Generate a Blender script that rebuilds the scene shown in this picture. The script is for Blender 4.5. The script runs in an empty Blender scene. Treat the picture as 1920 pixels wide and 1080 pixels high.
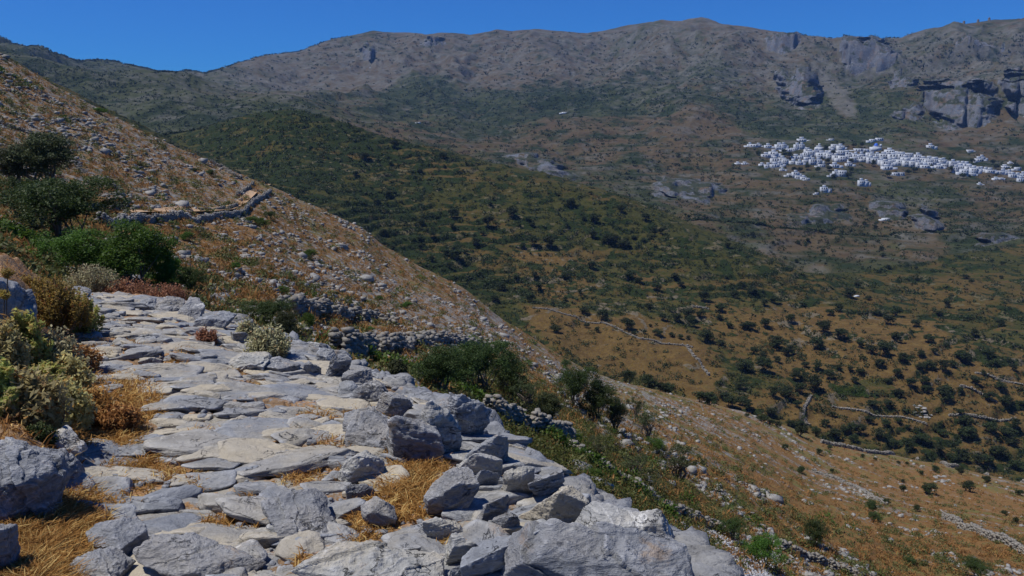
HAZE, SKYT, SKYS, SUNE, EXPO = 6e-5, (.11, .47, 1.05), .088, 5.0, 0.06
import bpy, bmesh, math, random
import numpy as np
random.seed(7); RNG = np.random.default_rng(11)
sc = bpy.context.scene
C = sc.collection
F = 1480.0; PITCH = math.radians(11.0); CP, SP = math.cos(PITCH), math.sin(PITCH)

# ------------------------------------------------------------------ noise
def _h(ix, iy, iz, seed):
    h = (ix.astype(np.int64) * 374761393 + iy.astype(np.int64) * 668265263 + iz.astype(np.int64) * 2147483647 % 4294967291 + seed * 1274126177) & 0xFFFFFFFF
    h = ((h ^ (h >> 13)) * 1103515245) & 0xFFFFFFFF
    h = ((h ^ (h >> 16)) * 2246822519) & 0xFFFFFFFF
    h = h ^ (h >> 15)
    return (h & 0xFFFFFF) / float(0xFFFFFF)
def vn2(x, y, seed=0):
    x0 = np.floor(x); y0 = np.floor(y); fx = x - x0; fy = y - y0
    ix = x0.astype(np.int64); iy = y0.astype(np.int64); z = np.zeros_like(ix)
    u = fx*fx*fx*(fx*(fx*6-15)+10); v = fy*fy*fy*(fy*(fy*6-15)+10)
    a = _h(ix, iy, z, seed); b = _h(ix+1, iy, z, seed); c = _h(ix, iy+1, z, seed); d = _h(ix+1, iy+1, z, seed)
    return (a + (b-a)*u) * (1-v) + (c + (d-c)*u) * v
def fbm2(x, y, o=4, seed=0, g=0.5):
    s = 0; a = 1.0; n = 0
    for k in range(o):
        s = s + a*(vn2(x, y, seed+k*17)*2-1); n += a; a *= g
        x, y = x*1.62 + y*1.17 + 11.3, y*1.62 - x*1.17 + 5.1
    return s/n*1.5
def rid2(x, y, o=4, seed=0, g=0.5):
    s = 0; a = 1.0; n = 0
    for k in range(o):
        s = s + a*(1-np.abs(vn2(x, y, seed+k*17)*2-1)*2); n += a; a *= g
        x, y = x*1.62 + y*1.17 + 11.3, y*1.62 - x*1.17 + 5.1
    return s/n
def vn3(p, seed=0):
    f0 = np.floor(p); f = p - f0; i = f0.astype(np.int64); u = f*f*(3-2*f)
    r = 0
    for dx in (0, 1):
        for dy in (0, 1):
            for dz in (0, 1):
                w = (u[:, 0] if dx else 1-u[:, 0])*(u[:, 1] if dy else 1-u[:, 1])*(u[:, 2] if dz else 1-u[:, 2])
                r = r + w*_h(i[:, 0]+dx+(i[:, 2]+dz)*1013, i[:, 1]+dy+(i[:, 2]+dz)*317, i[:, 2]+dz, seed)
    return r
def fbm3(p, o=4, seed=0, g=0.5):
    s = 0; a = 1.0; n = 0
    for k in range(o):
        s = s + a*(vn3(p, seed+k*13)*2-1); n += a; a *= g; p = p*2.03 + 7.7
    return s/n*1.5
def voro(x, y, seed):
    """jittered cells: distance to the cell border, two random numbers and the offset from the cell's centre"""
    ix = np.floor(x).astype(np.int64); iy = np.floor(y).astype(np.int64)
    best = np.full(x.shape, 1e9); bx = np.zeros_like(x); by = np.zeros_like(x); bi = np.zeros_like(ix); bj = np.zeros_like(ix); z = np.zeros_like(ix)
    for dx in (-1, 0, 1):
        for dy in (-1, 0, 1):
            cx = ix+dx+_h(ix+dx, iy+dy, z, seed)*.9+.05; cy = iy+dy+_h(ix+dx, iy+dy, z, seed+5)*.9+.05
            d = (cx-x)**2+(cy-y)**2; m = d < best
            best = np.where(m, d, best); bx = np.where(m, cx, bx); by = np.where(m, cy, by); bi = np.where(m, ix+dx, bi); bj = np.where(m, iy+dy, bj)
    e = np.full(x.shape, 1e9)
    for dx in (-2, -1, 0, 1, 2):
        for dy in (-2, -1, 0, 1, 2):
            cx = bi+dx+_h(bi+dx, bj+dy, z, seed)*.9+.05; cy = bj+dy+_h(bi+dx, bj+dy, z, seed+5)*.9+.05
            if dx == 0 and dy == 0: continue
            vx = cx-bx; vy = cy-by; L = np.sqrt(vx*vx+vy*vy)
            e = np.minimum(e, (((bx+cx)/2-x)*vx+((by+cy)/2-y)*vy)/L)
    return e, _h(bi, bj, z, seed+9), _h(bi, bj, z, seed+13), x-bx, y-by, _h(bi, bj, z, seed+21)
def sst(a, b, x):
    t = np.clip((x-a)/(b-a), 0, 1); return t*t*(3-2*t)

# ------------------------------------------------------------------ view geometry (used once, to survey where things stand)
def ts(px, py):
    px = np.asarray(px, float); py = np.asarray(py, float)
    xc = (px-960)/F; yc = (540-py)/F; Yv = CP+SP*yc
    return xc/Yv, (CP*yc-SP)/Yv
def to_px(t, s):
    yc = (s*CP+SP)/(CP-s*SP); Yv = CP+SP*yc
    return t*Yv*F+960, 540-yc*F

# ------------------------------------------------------------------ survey lines: (px, py, distance)
def curve(pts):
    a = np.array(pts, float); t, s = ts(a[:, 0], a[:, 1]); o = np.argsort(t)
    return t[o], s[o], np.log(a[o, 2])
LFT = -900; RGT = 2800
FC = [(-500,430,9),(-100,470,8.5),(0,480,9),(60,520,10.5),(130,545,13),(250,555,13.5),(330,565,13),(430,600,11.5),(560,650,9.5),(640,680,8.4),(700,705,7.6),(760,735,6.9),(850,765,5.9),(930,815,5.2),(1000,860,4.6),(1060,900,4.2),(1140,945,3.9),(1200,985,3.6),(1290,1040,3.25),(1340,1100,3.0),(1500,1290,2.6),(1920,1800,2.2),(2800,2400,2.0)]
SK = [(-900,-100,120),(-200,30,125),(0,108,130),(100,165,132),(200,212,138),(300,262,142),(400,310,148),(500,352,150),(560,378,152),(620,405,155),(680,432,158),(720,465,160),(800,505,165),(870,540,170),(930,590,180),(1000,635,190),(1050,665,197),(1100,693,205),(1160,714,212),(1300,748,230),(1440,785,240),(1560,830,240),(1700,858,240),(1920,905,230),(2200,960,220),(2800,1080,200)]
MK = [(-900,300,800),(-200,285,780),(310,258,700),(360,249,690),(420,229,680),(480,213,665),(540,207,650),(600,214,645),(660,231,640),(720,254,635),(780,270,625),(830,282,620),(880,291,615),(950,305,610),(1050,328,600),(1130,348,590),(1200,378,575),(1260,402,560),(1330,432,545),(1420,475,520),(1500,510,500),(1600,520,520),(1750,500,580),(1920,470,640),(2800,470,640)]
LK = [(-900,60,1250),(-200,35,1250),(0,95,1300),(60,115,1310),(130,132,1330),(190,138,1340),(240,133,1340),(270,128,1350),(310,138,1360),(360,141,1370),(390,150,1380),(480,172,1400),(560,192,1420),(640,205,1450),(760,215,1500),(1000,205,1550),(1300,190,1600),(1600,180,1600),(1920,165,1550),(2800,150,1550)]
RK = [(-900,140,2300),(-200,150,2300),(0,152,2300),(200,155,2350),(330,152,2350),(390,146,2400),(430,134,2450),(500,107,2550),(560,99,2600),(620,76,2650),(660,66,2700),(700,57,2700),(740,63,2750),(800,66,2750),(850,61,2800),(880,66,2800),(930,54,2800),(960,61,2800),(1000,56,2800),(1050,58,2800),(1100,63,2800),(1130,59,2800),(1180,45,2800),(1230,39,2750),(1290,43,2700),(1340,43,2650),(1380,49,2600),(1430,57,2550),(1500,66,2500),(1560,78,2450),(1600,83,2400),(1650,86,2350),(1690,79,2300),(1740,63,2250),(1800,51,2200),(1860,43,2200),(1920,42,2200),(2200,60,2200),(2800,90,2200)]
def rel(base, dpy, mul):
    return [(p[0], p[1]+dpy, p[2]*mul) for p in base]
def lane(rows): return rows
tg = np.concatenate([np.linspace(-1.6, -0.78, 60)[:-1], np.linspace(-0.78, 0.76, 820), np.linspace(0.76, 1.6, 60)[1:]])
def ev(c):
    t, s, l = curve(c); return np.interp(tg, t, s), np.interp(tg, t, l)
nodes = []
def add(c): nodes.append(ev(c))
sF, lF = ev(FC)
zF = sF*np.exp(lF)
# foreground: gently falling path
for Yn, zn in ((0.5, -1.55), (1.2, -1.58)):
    nodes.append((np.full_like(tg, zn/Yn), np.full_like(tg, math.log(Yn))))
nearY = np.minimum(2.2, np.exp(lF)*.72)
nodes.append(((-1.62)/nearY, np.log(nearY)))
k = 0.55; Ym = np.exp(lF)*k + nearY*(1-k)
zm = -1.62 + (zF+1.62)*(k*0.8)
nodes.append((zm/Ym, np.log(Ym)))
nodes.append((sF, lF))
YF = np.exp(lF)
nodes.append(((zF-0.55)/(YF*1.10), np.log(YF*1.10)))
H1 = [(-900,450,22),(-200,470,22),(0,470,21),(130,540,21),(250,548,22),(350,556,22),(430,590,22),(560,642,22),(700,698,22),(850,758,22),(930,806,22),(1060,888,22),(1140,930,22),(1200,975,22),(1330,1084,22),(1500,1180,25),(1700,1220,28),(1920,1240,32),(2800,1300,40)]
sH, lH = ev(H1); zH = sH*np.exp(lH)
Yh = np.maximum(YF*1.35, np.minimum(15.0, YF*2.4)); zh = zH + (zF-zH)*0.12 - 1.2
nodes.append((zh/Yh, np.log(Yh)))
nodes.append((sH, lH))
add([(-900,380,38),(-200,390,38),(0,400,40),(200,450,42),(350,500,42),(500,550,40),(700,635,40),(850,690,38),(950,735,38),(1060,805,38),(1200,890,38),(1330,990,38),(1500,1080,42),(1700,1120,50),(1920,1130,55),(2800,1160,60)])
add([(-900,250,70),(-200,260,70),(0,300,75),(200,350,80),(350,400,85),(500,450,85),(700,560,85),(850,620,85),(950,665,80),(1060,730,80),(1200,790,80),(1330,860,75),(1500,960,72),(1700,1010,75),(1920,1030,78),(2800,1060,85)])
sS, lS = ev(SK)
m = 0.5
s2, l2 = nodes[-1]
nodes.append((s2*0.42+sS*0.58, np.log(np.exp(l2)*0.45+np.exp(lS)*0.55)))
nodes.append((sS, lS))
YS = np.exp(lS); zS = sS*YS
V1 = rel(SK, -7, 1.0)
V1 = [(p[0], p[1], np.interp(p[0], [-900,300,540,800,1050,1300,1560,1920,2800], [520,500,480,420,335,300,290,285,270])) for p in V1]
sV, lV = ev(V1); zV = sV*np.exp(lV)
dip = np.interp(tg, *ts([-200,900,1200,1400,2000], [400]*5)[:1], [0]*5) if False else np.interp(tg, [-.6,-.05,.16,.3,.7], [14,14,12,5,3])
Yd = np.exp((lS*0.45+lV*0.55))
nodes.append(((np.minimum(zS, zV)-dip)/Yd, np.log(Yd)))
nodes.append((sV, lV))
sM, lM = ev(MK)
V2 = [(-900,330,600),(310,330,570),(540,310,540),(800,415,490),(1050,560,400),(1300,620,375),(1500,640,370),(1700,650,365),(1920,660,370),(2800,700,360)]
V3 = [(-900,310,700),(310,290,640),(540,255,595),(800,345,550),(1050,430,500),(1300,520,455),(1500,570,430),(1700,575,440),(1920,560,470),(2800,560,470)]
s, l = ev(V2)
s = np.maximum(s, sV+.002); nodes.append((s, l))
s, l = ev(V3); nodes.append((s, l)); nodes.append((sM, lM))
G1 = [(-900,262,1000),(310,240,1000),(540,203,1350-150),(800,268,1050),(950,300,960),(1050,322,920),(1200,371,800),(1300,412,700),(1420,466,610),(1500,500,575),(1700,470,640),(1920,420,740),(2800,420,740)]
sG, lG = ev(G1); YM = np.exp(lM); zM = sM*YM; zG = sG*np.exp(lG)
dm = np.interp(tg, [-.7,-.3,.05,.25,.38,.45], [22,26,22,10,2,0])
Yd2 = np.exp(lM*.5+lG*.5); z2 = np.where(dm > .5, np.minimum(zM, zG)-dm, (zM+zG)/2)
sd2 = z2/Yd2
nodes.append((sd2, np.log(Yd2))); nodes.append((np.maximum(sG, sd2), lG))
G2 = [(-900,180,1120),(0,185,1120),(310,190,1180),(540,200.5,1280),(800,248,1180),(950,270,1120),(1200,310,1040),(1300,330,1000),(1500,350,900),(1700,350,920),(1920,360,900),(2800,360,900)]
add(G2)
G3 = [(-900,110,1200),(0,125,1230),(310,160,1290),(540,197,1350),(800,230,1340),(950,240,1300),(1200,262,1240),(1500,270,1180),(1700,270,1160),(1920,280,1140),(2800,280,1140)]
add(G3); add(LK)
sL, lL = ev(LK); YL = np.exp(lL); sR, lR = ev(RK)
dl = np.interp(tg, [-.7,-.385,-.3,-.2], [60,40,10,0]); Ydl = YL*1.18
nodes.append((sL + (sR-sL)*.2 - dl/Ydl*1.6, np.log(Ydl)))
nodes.append((sL+(sR-sL)*np.interp(tg, [-.7,-.38,-.2,0,.65],[.3,.45,.52,.55,.55]), np.log(np.exp(lR)*.80)))
nodes.append((sR, lR))
nodes.append((sR*.82, lR+math.log(1.15))); nodes.append((sR*0+.01, np.full_like(tg, math.log(6500.))))
NS = np.array([n[0] for n in nodes]); NL = np.array([n[1] for n in nodes])
for i in range(1, len(NL)): NL[i] = np.maximum(NL[i], NL[i-1]+.02)
def blur(a, n):
    k = np.hanning(n+2)[1:-1]; k /= k.sum(); p = np.pad(a, n//2, mode='edge'); return np.convolve(p, k, 'valid')[:len(a)]
IS, IM, IL, IR = 12-1, 16, 21, 24
for i in range(len(NS)):
    w = 3 if i in (4, 11, 16, 21, 24) else 17
    NS[i] = blur(NS[i], w); NL[i] = blur(NL[i], w)
def pchip(X, Yv, xq):
    """monotone cubic down axis 0; X, Yv (n, m), xq (q,) -> (q, m)"""
    n, mcol = X.shape; h = np.diff(X, axis=0); d = np.diff(Yv, axis=0)/h
    g = np.zeros_like(Yv)
    s_ = (d[:-1]*d[1:]) > 0; w1 = 2*h[1:]+h[:-1]; w2 = h[1:]+2*h[:-1]
    with np.errstate(all='ignore'):
        hm = (w1+w2)/(w1/d[:-1]+w2/d[1:])
    g[1:-1] = np.where(s_, hm, 0); g[0] = d[0]; g[-1] = d[-1]
    out = np.zeros((len(xq), mcol))
    for j in range(mcol):
        i = np.clip(np.searchsorted(X[:, j], xq)-1, 0, n-2); hh = h[i, j]; u = (xq-X[i, j])/hh
        u = np.clip(u, 0, 1)
        out[:, j] = Yv[i, j]*(1+2*u)*(1-u)**2+hh*g[i, j]*u*(1-u)**2+Yv[i+1, j]*u*u*(3-2*u)+hh*g[i+1, j]*u*u*(u-1)
    return out

# ------------------------------------------------------------------ mesh helpers
def mesh(name, V, Fs, mats, parent=None, smooth=False, attrs=None, mi=None, loc=None, props=None):
    """Fs: list of (n,k) index arrays"""
    me = bpy.data.meshes.new(name); V = np.asarray(V, np.float32)
    me.vertices.add(len(V)); me.vertices.foreach_set('co', V.ravel())
    Fs = [np.asarray(f, np.int32) for f in Fs if len(f)]
    tot = np.concatenate([np.full(len(f), f.shape[1], np.int32) for f in Fs]); idx = np.concatenate([f.ravel() for f in Fs])
    me.loops.add(len(idx)); me.loops.foreach_set('vertex_index', idx)
    me.polygons.add(len(tot)); st = np.zeros(len(tot), np.int32); st[1:] = np.cumsum(tot)[:-1]
    me.polygons.foreach_set('loop_start', st)
    try: me.polygons.foreach_set('loop_total', tot)
    except Exception: pass
    if smooth: me.polygons.foreach_set('use_smooth', np.ones(len(tot), bool))
    if mi is not None: me.polygons.foreach_set('material_index', np.asarray(mi, np.int32))
    for m_ in (mats if isinstance(mats, (list, tuple)) else [mats]): me.materials.append(m_)
    for k_, a in (attrs or {}).items():
        a = np.asarray(a, np.float32)
        if a.ndim == 1: at = me.attributes.new(k_, 'FLOAT', 'POINT'); at.data.foreach_set('value', a)
        else: at = me.attributes.new(k_, 'FLOAT_VECTOR', 'POINT'); at.data.foreach_set('vector', a.ravel())
    me.update(calc_edges=True); me.validate()
    o = bpy.data.objects.new(name, me); C.objects.link(o)
    if parent: o.parent = parent
    if loc is not None: o.location = loc
    return o
def tag(o, label=None, cat=None, group=None, kind=None):
    if label: o['label'] = label
    if cat: o['category'] = cat
    if group: o['group'] = group
    if kind: o['kind'] = kind
    return o
def empty(name, loc, rz=0):
    o = bpy.data.objects.new(name, None); o.empty_display_size = .1; C.objects.link(o); o.location = loc; o.rotation_euler = (0, 0, rz); return o
def grid_faces(mask=None, nr=0, nc=0):
    i, j = np.meshgrid(np.arange(nr-1), np.arange(nc-1), indexing='ij'); a = i*nc+j
    f = np.stack([a, a+1, a+nc+1, a+nc], -1).reshape(-1, 4)
    if mask is not None: f = f[mask.reshape(-1)]
    return f
_ico = {}
def ico(n):
    if n not in _ico:
        b = bmesh.new(); bmesh.ops.create_icosphere(b, subdivisions=n, radius=1)
        v = np.array([x.co[:] for x in b.verts]); f = np.array([[q.index for q in x.verts] for x in b.faces]); b.free(); _ico[n] = (v, f)
    return _ico[n]

# ------------------------------------------------------------------ materials
def newmat(name, rough=.9, spec=.2):
    m_ = bpy.data.materials.new(name); m_.use_nodes = True; nt = m_.node_tree; p = nt.nodes['Principled BSDF']
    p.inputs['Roughness'].default_value = rough; p.inputs['Specular IOR Level'].default_value = spec
    return m_, nt, p
class N:
    def __init__(s, nt): s.nt = nt
    def n(s, t, **k):
        x = s.nt.nodes.new(t)
        for a, b in k.items(): setattr(x, a, b)
        return x
    def l(s, a, b): s.nt.links.new(a, b)
    def val(s, sock, v):
        if isinstance(v, bpy.types.NodeSocket): s.l(v, sock)
        else: sock.default_value = v
    def noise(s, vec, scale, detail=4, rough=.55, dist=0, dims='3D'):
        x = s.n('ShaderNodeTexNoise'); s.l(vec, x.inputs['Vector']); x.inputs['Scale'].default_value = scale
        x.inputs['Detail'].default_value = detail; x.inputs['Roughness'].default_value = rough; x.inputs['Distortion'].default_value = dist
        return x.outputs['Fac']
    def vor(s, vec, scale, feature='F1', out='Distance'):
        x = s.n('ShaderNodeTexVoronoi', feature=feature); s.l(vec, x.inputs['Vector']); x.inputs['Scale'].default_value = scale
        return x.outputs[out]
    def mr(s, v, a, b, c=0., d=1., smooth=False):
        x = s.n('ShaderNodeMapRange'); 
        if smooth: x.interpolation_type = 'SMOOTHSTEP'
        s.l(v, x.inputs[0])
        for i, q in enumerate((a, b, c, d)): s.val(x.inputs[1+i], q)
        return x.outputs[0]
    def math(s, op, a, b=0., c=0.):
        x = s.n('ShaderNodeMath', operation=op); s.val(x.inputs[0], a); s.val(x.inputs[1], b)
        if op == 'MULTIPLY_ADD': s.val(x.inputs[2], c)
        return x.outputs[0]
    def mix(s, f, a, b, mode='MIX'):
        x = s.n('ShaderNodeMix', data_type='RGBA', blend_type=mode); s.val(x.inputs[0], f)
        for i, q in ((6, a), (7, b)):
            if isinstance(q, bpy.types.NodeSocket): s.l(q, x.inputs[i])
            else: x.inputs[i].default_value = (*q, 1)
        return x.outputs[2]
    def attr(s, name, out='Fac'):
        x = s.n('ShaderNodeAttribute', attribute_name=name); return x.outputs[out]
    def vmap(s, vec, scale=(1, 1, 1), rot=(0, 0, 0), loc=None):
        x = s.n('ShaderNodeMapping'); s.l(vec, x.inputs[0]); x.inputs['Scale'].default_value = scale; x.inputs['Rotation'].default_value = rot
        if loc is not None: s.l(loc, x.inputs['Location'])
        return x.outputs[0]
    def bump(s, h, dist, strength=1., nrm=None):
        x = s.n('ShaderNodeBump'); s.l(h, x.inputs['Height']); x.inputs['Distance'].default_value = dist; x.inputs['Strength'].default_value = strength
        if nrm: s.l(nrm, x.inputs['Normal'])
        return x.outputs[0]

def rock_mat(name, dark=(.13,.155,.20), mid=(.25,.28,.335), tan=(.36,.31,.22), tan_amt=.45, vein=.5, sc_=1., obj=True, bumpd=.02, rot=(.5, .3, .8), edge_tone=True):
    m_, nt, p = newmat(name, .75, .25); g = N(nt)
    tc = g.n('ShaderNodeTexCoord')
    vec = tc.outputs['Object'] if obj else g.n('ShaderNodeNewGeometry').outputs['Position']
    if obj:
        oi = g.n('ShaderNodeObjectInfo'); ml = g.n('ShaderNodeVectorMath', operation='MULTIPLY'); 
        cx = g.n('ShaderNodeCombineXYZ')
        for i, k_ in enumerate((37., 91., 53.)): g.l(g.math('MULTIPLY', oi.outputs['Random'], k_), cx.inputs[i])
        vec = g.vmap(vec, loc=cx.outputs[0])
    st = g.vmap(vec, scale=(1*sc_, 1.5*sc_, 7*sc_), rot=rot)
    big = g.noise(vec, 1.6*sc_, 5, .6, .6); mid_n = g.noise(vec, 7*sc_, 6, .65, .4); fine = g.noise(vec, 45*sc_, 5, .7)
    stri = g.noise(st, 3.2, 7, .68, .5)
    c = g.mix(g.mr(mid_n, .35, .68), dark, mid)
    c = g.mix(g.mr(stri, .38, .68, 0, .6), c, tuple(min(1, v*1.5) for v in mid))
    c = g.mix(g.mr(big, .52-.12*tan_amt, .68, 0, tan_amt), c, tan)
    c = g.mix(g.mr(fine, .3, .75, 0, .55), c, tuple(v*.45 for v in mid), 'MIX')
    vn_ = g.noise(vec, 1.9*sc_, 5, .55, 1.6)
    v = g.mr(g.math('ABSOLUTE', g.math('SUBTRACT', vn_, .5)), .0, .012, 1, 0)
    pat = g.mr(g.noise(vec, 1.1*sc_, 2), .52, .62, 0, vein)
    c = g.mix(g.math('MULTIPLY', v, pat), c, (.72, .72, .70))
    pale = g.mr(g.noise(vec, 3.0*sc_, 7, .72, .3), .60, .70, 0, .55*vein+.1)
    c = g.mix(pale, c, (.55, .56, .55))
    # dark hairline cracks and pits
    cr = g.mr(g.math('ABSOLUTE', g.math('SUBTRACT', g.noise(g.vmap(vec, scale=(1, 1.4, 2.4), rot=(.3, .2, .4)), 2.1*sc_, 6, .62, .7), .5)), .0, .007, 1, 0)
    crm = g.math('MULTIPLY', cr, g.mr(g.noise(vec, 2.9*sc_, 3), .50, .56))
    c = g.mix(g.math('MULTIPLY', crm, .8), c, (.03, .03, .035))
    pit = g.mr(g.noise(vec, 20*sc_, 4, .6), .30, .38, .7, 0)
    c = g.mix(pit, c, (.05, .052, .06))
    if edge_tone:  # by pointiness: convex edges coloured paler, concave creases coloured darker
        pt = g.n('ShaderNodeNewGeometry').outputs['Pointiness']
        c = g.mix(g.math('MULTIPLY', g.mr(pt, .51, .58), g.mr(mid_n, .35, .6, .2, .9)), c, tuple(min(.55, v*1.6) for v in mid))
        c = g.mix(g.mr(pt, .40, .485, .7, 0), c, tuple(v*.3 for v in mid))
    rs = g.mr(g.noise(vec, 4.2*sc_, 6, .7, .8), .60, .68, 0, .5); c = g.mix(rs, c, (.30,.20,.11))
    li = g.mr(g.noise(vec, 13*sc_, 5, .75), .62, .68, 0, .5); c = g.mix(li, c, (.07,.075,.08))
    g.l(c, p.inputs['Base Color'])
    h = g.math('ADD', g.math('MULTIPLY', stri, 1.0), g.math('MULTIPLY', mid_n, .8)); h = g.math('ADD', h, g.math('MULTIPLY', fine, .22)); h = g.math('SUBTRACT', h, g.math('MULTIPLY', crm, .6))
    g.l(g.bump(h, bumpd*1.6, 1.), p.inputs['Normal'])
    return m_
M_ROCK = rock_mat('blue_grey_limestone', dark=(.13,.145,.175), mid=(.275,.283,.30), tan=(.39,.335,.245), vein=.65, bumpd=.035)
M_RUBBLE = rock_mat('rubble_limestone', dark=(.12,.13,.15), mid=(.24,.25,.27), tan=(.30,.27,.2), tan_amt=.4, vein=.4, edge_tone=False)
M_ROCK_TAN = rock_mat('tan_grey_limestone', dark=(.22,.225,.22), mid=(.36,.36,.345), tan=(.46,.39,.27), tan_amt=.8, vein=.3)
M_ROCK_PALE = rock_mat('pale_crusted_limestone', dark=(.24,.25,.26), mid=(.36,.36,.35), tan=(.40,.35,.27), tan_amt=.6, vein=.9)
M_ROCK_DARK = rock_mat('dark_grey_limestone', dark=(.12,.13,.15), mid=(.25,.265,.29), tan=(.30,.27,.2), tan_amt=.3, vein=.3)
M_WALL = rock_mat('dry_stone', dark=(.11,.105,.095), mid=(.23,.22,.20), tan=(.30,.24,.17), tan_amt=.5, vein=.3, sc_=.5, bumpd=.03, edge_tone=False)
M_CLIFF = rock_mat('cliff_limestone', dark=(.07,.085,.11), mid=(.14,.155,.185), tan=(.16,.125,.09), tan_amt=.5, vein=.35, sc_=.04, bumpd=1.6, rot=(.9,.4,.3), edge_tone=False)

nt = M_CLIFF.node_tree; g = N(nt); p = nt.nodes['Principled BSDF']; old = p.inputs['Base Color'].links[0].from_socket; ps = g.n('ShaderNodeNewGeometry').outputs['Position']
up_ = g.n('ShaderNodeSeparateXYZ'); g.l(g.n('ShaderNodeNewGeometry').outputs['Normal'], up_.inputs[0])
vg = g.mr(g.math('ADD', g.noise(ps, .045, 6, .7), g.math('MULTIPLY', up_.outputs[2], .28)), .68, .76)
c_ = g.mix(vg, old, (.028,.036,.014)); c_ = g.mix(g.mr(g.noise(g.vmap(ps, scale=(1, 1, .25)), .07, 5, .7), .54, .66, 0, .6), c_, (.15,.095,.055)); g.l(c_, p.inputs['Base Color'])

def leaf_mat(name, a, b, c=None, rough=.6, trans=.3, ct=.8):
    m_, nt, p = newmat(name, rough, .25); g = N(nt)
    v = g.attr('rnd'); oi = g.n('ShaderNodeObjectInfo').outputs['Random']
    col = g.mix(v, a, b)
    if c: col = g.mix(g.mr(v, ct, ct+.06), col, c)
    pos = g.n('ShaderNodeTexCoord').outputs['Object']
    col = g.mix(g.mr(g.noise(pos, 1.3, 3), .35, .65, 0, .5), col, tuple(x*.6 for x in a))
    hs = g.n('ShaderNodeHueSaturation'); g.l(col, hs.inputs['Color']); g.l(g.mr(oi, 0, 1, .8, 1.25), hs.inputs['Value']); g.l(g.mr(oi, 0, 1, .485, .515), hs.inputs['Hue'])
    g.l(hs.outputs[0], p.inputs['Base Color'])
    tr = g.n('ShaderNodeBsdfTranslucent'); g.l(hs.outputs[0], tr.inputs[0]); mx = g.n('ShaderNodeMixShader'); mx.inputs[0].default_value = trans
    g.l(p.outputs[0], mx.inputs[1]); g.l(tr.outputs[0], mx.inputs[2]); g.l(mx.outputs[0], nt.nodes['Material Output'].inputs[0])
    return m_
M_OLIVE = leaf_mat('olive_leaves', (.045,.060,.022), (.085,.10,.042))
M_DARK = leaf_mat('dark_evergreen_leaves', (.028,.052,.012), (.066,.098,.024))
M_GREEN = leaf_mat('bright_green_leaves', (.045,.10,.014), (.10,.19,.025), trans=.4)
M_HERB = leaf_mat('herb_leaves', (.07,.09,.02), (.14,.16,.04), (.22,.17,.06), trans=.4)
M_VALLEY = leaf_mat('valley_tree_leaves', (.024,.037,.011), (.050,.066,.020))
M_SCRUB = leaf_mat('scrub_leaves', (.07,.085,.025), (.14,.15,.045), (.22,.16,.07))
M_SPURGE = leaf_mat('yellow_green_leaves', (.40,.45,.12), (.62,.62,.22), (.52,.38,.13), trans=.62, ct=.6)
M_PHLOMIS = leaf_mat('sage_straw_leaves', (.40,.36,.16), (.64,.55,.27), (.44,.22,.06), trans=.62)
M_YELLOW = leaf_mat('ochre_leaves', (.26,.21,.05), (.45,.33,.08), (.38,.16,.04), trans=.5)
M_SAGE = leaf_mat('grey_sage_leaves', (.26,.25,.14), (.44,.39,.23), (.30,.17,.09))
M_RUST = leaf_mat('rusty_leaves', (.22,.09,.05), (.36,.16,.09), (.40,.25,.15))
M_DRY = leaf_mat('dry_orange_grass', (.24,.095,.028), (.42,.215,.075), (.58,.40,.17), rough=.8)
M_STRAW = leaf_mat('hillside_dry_grass', (.30,.15,.045), (.42,.27,.10), (.16,.16,.05), rough=.9)
def bark():
    m_, nt, p = newmat('grey_brown_bark', .95, .1); g = N(nt); v = g.n('ShaderNodeTexCoord').outputs['Object']
    n_ = g.noise(g.vmap(v, scale=(6, 6, 1.5)), 4, 5, .7); g.l(g.mix(n_, (.06,.045,.035), (.20,.17,.14)), p.inputs['Base Color']); g.l(g.bump(n_, .03), p.inputs['Normal']); return m_
M_BARK = bark()

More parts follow.
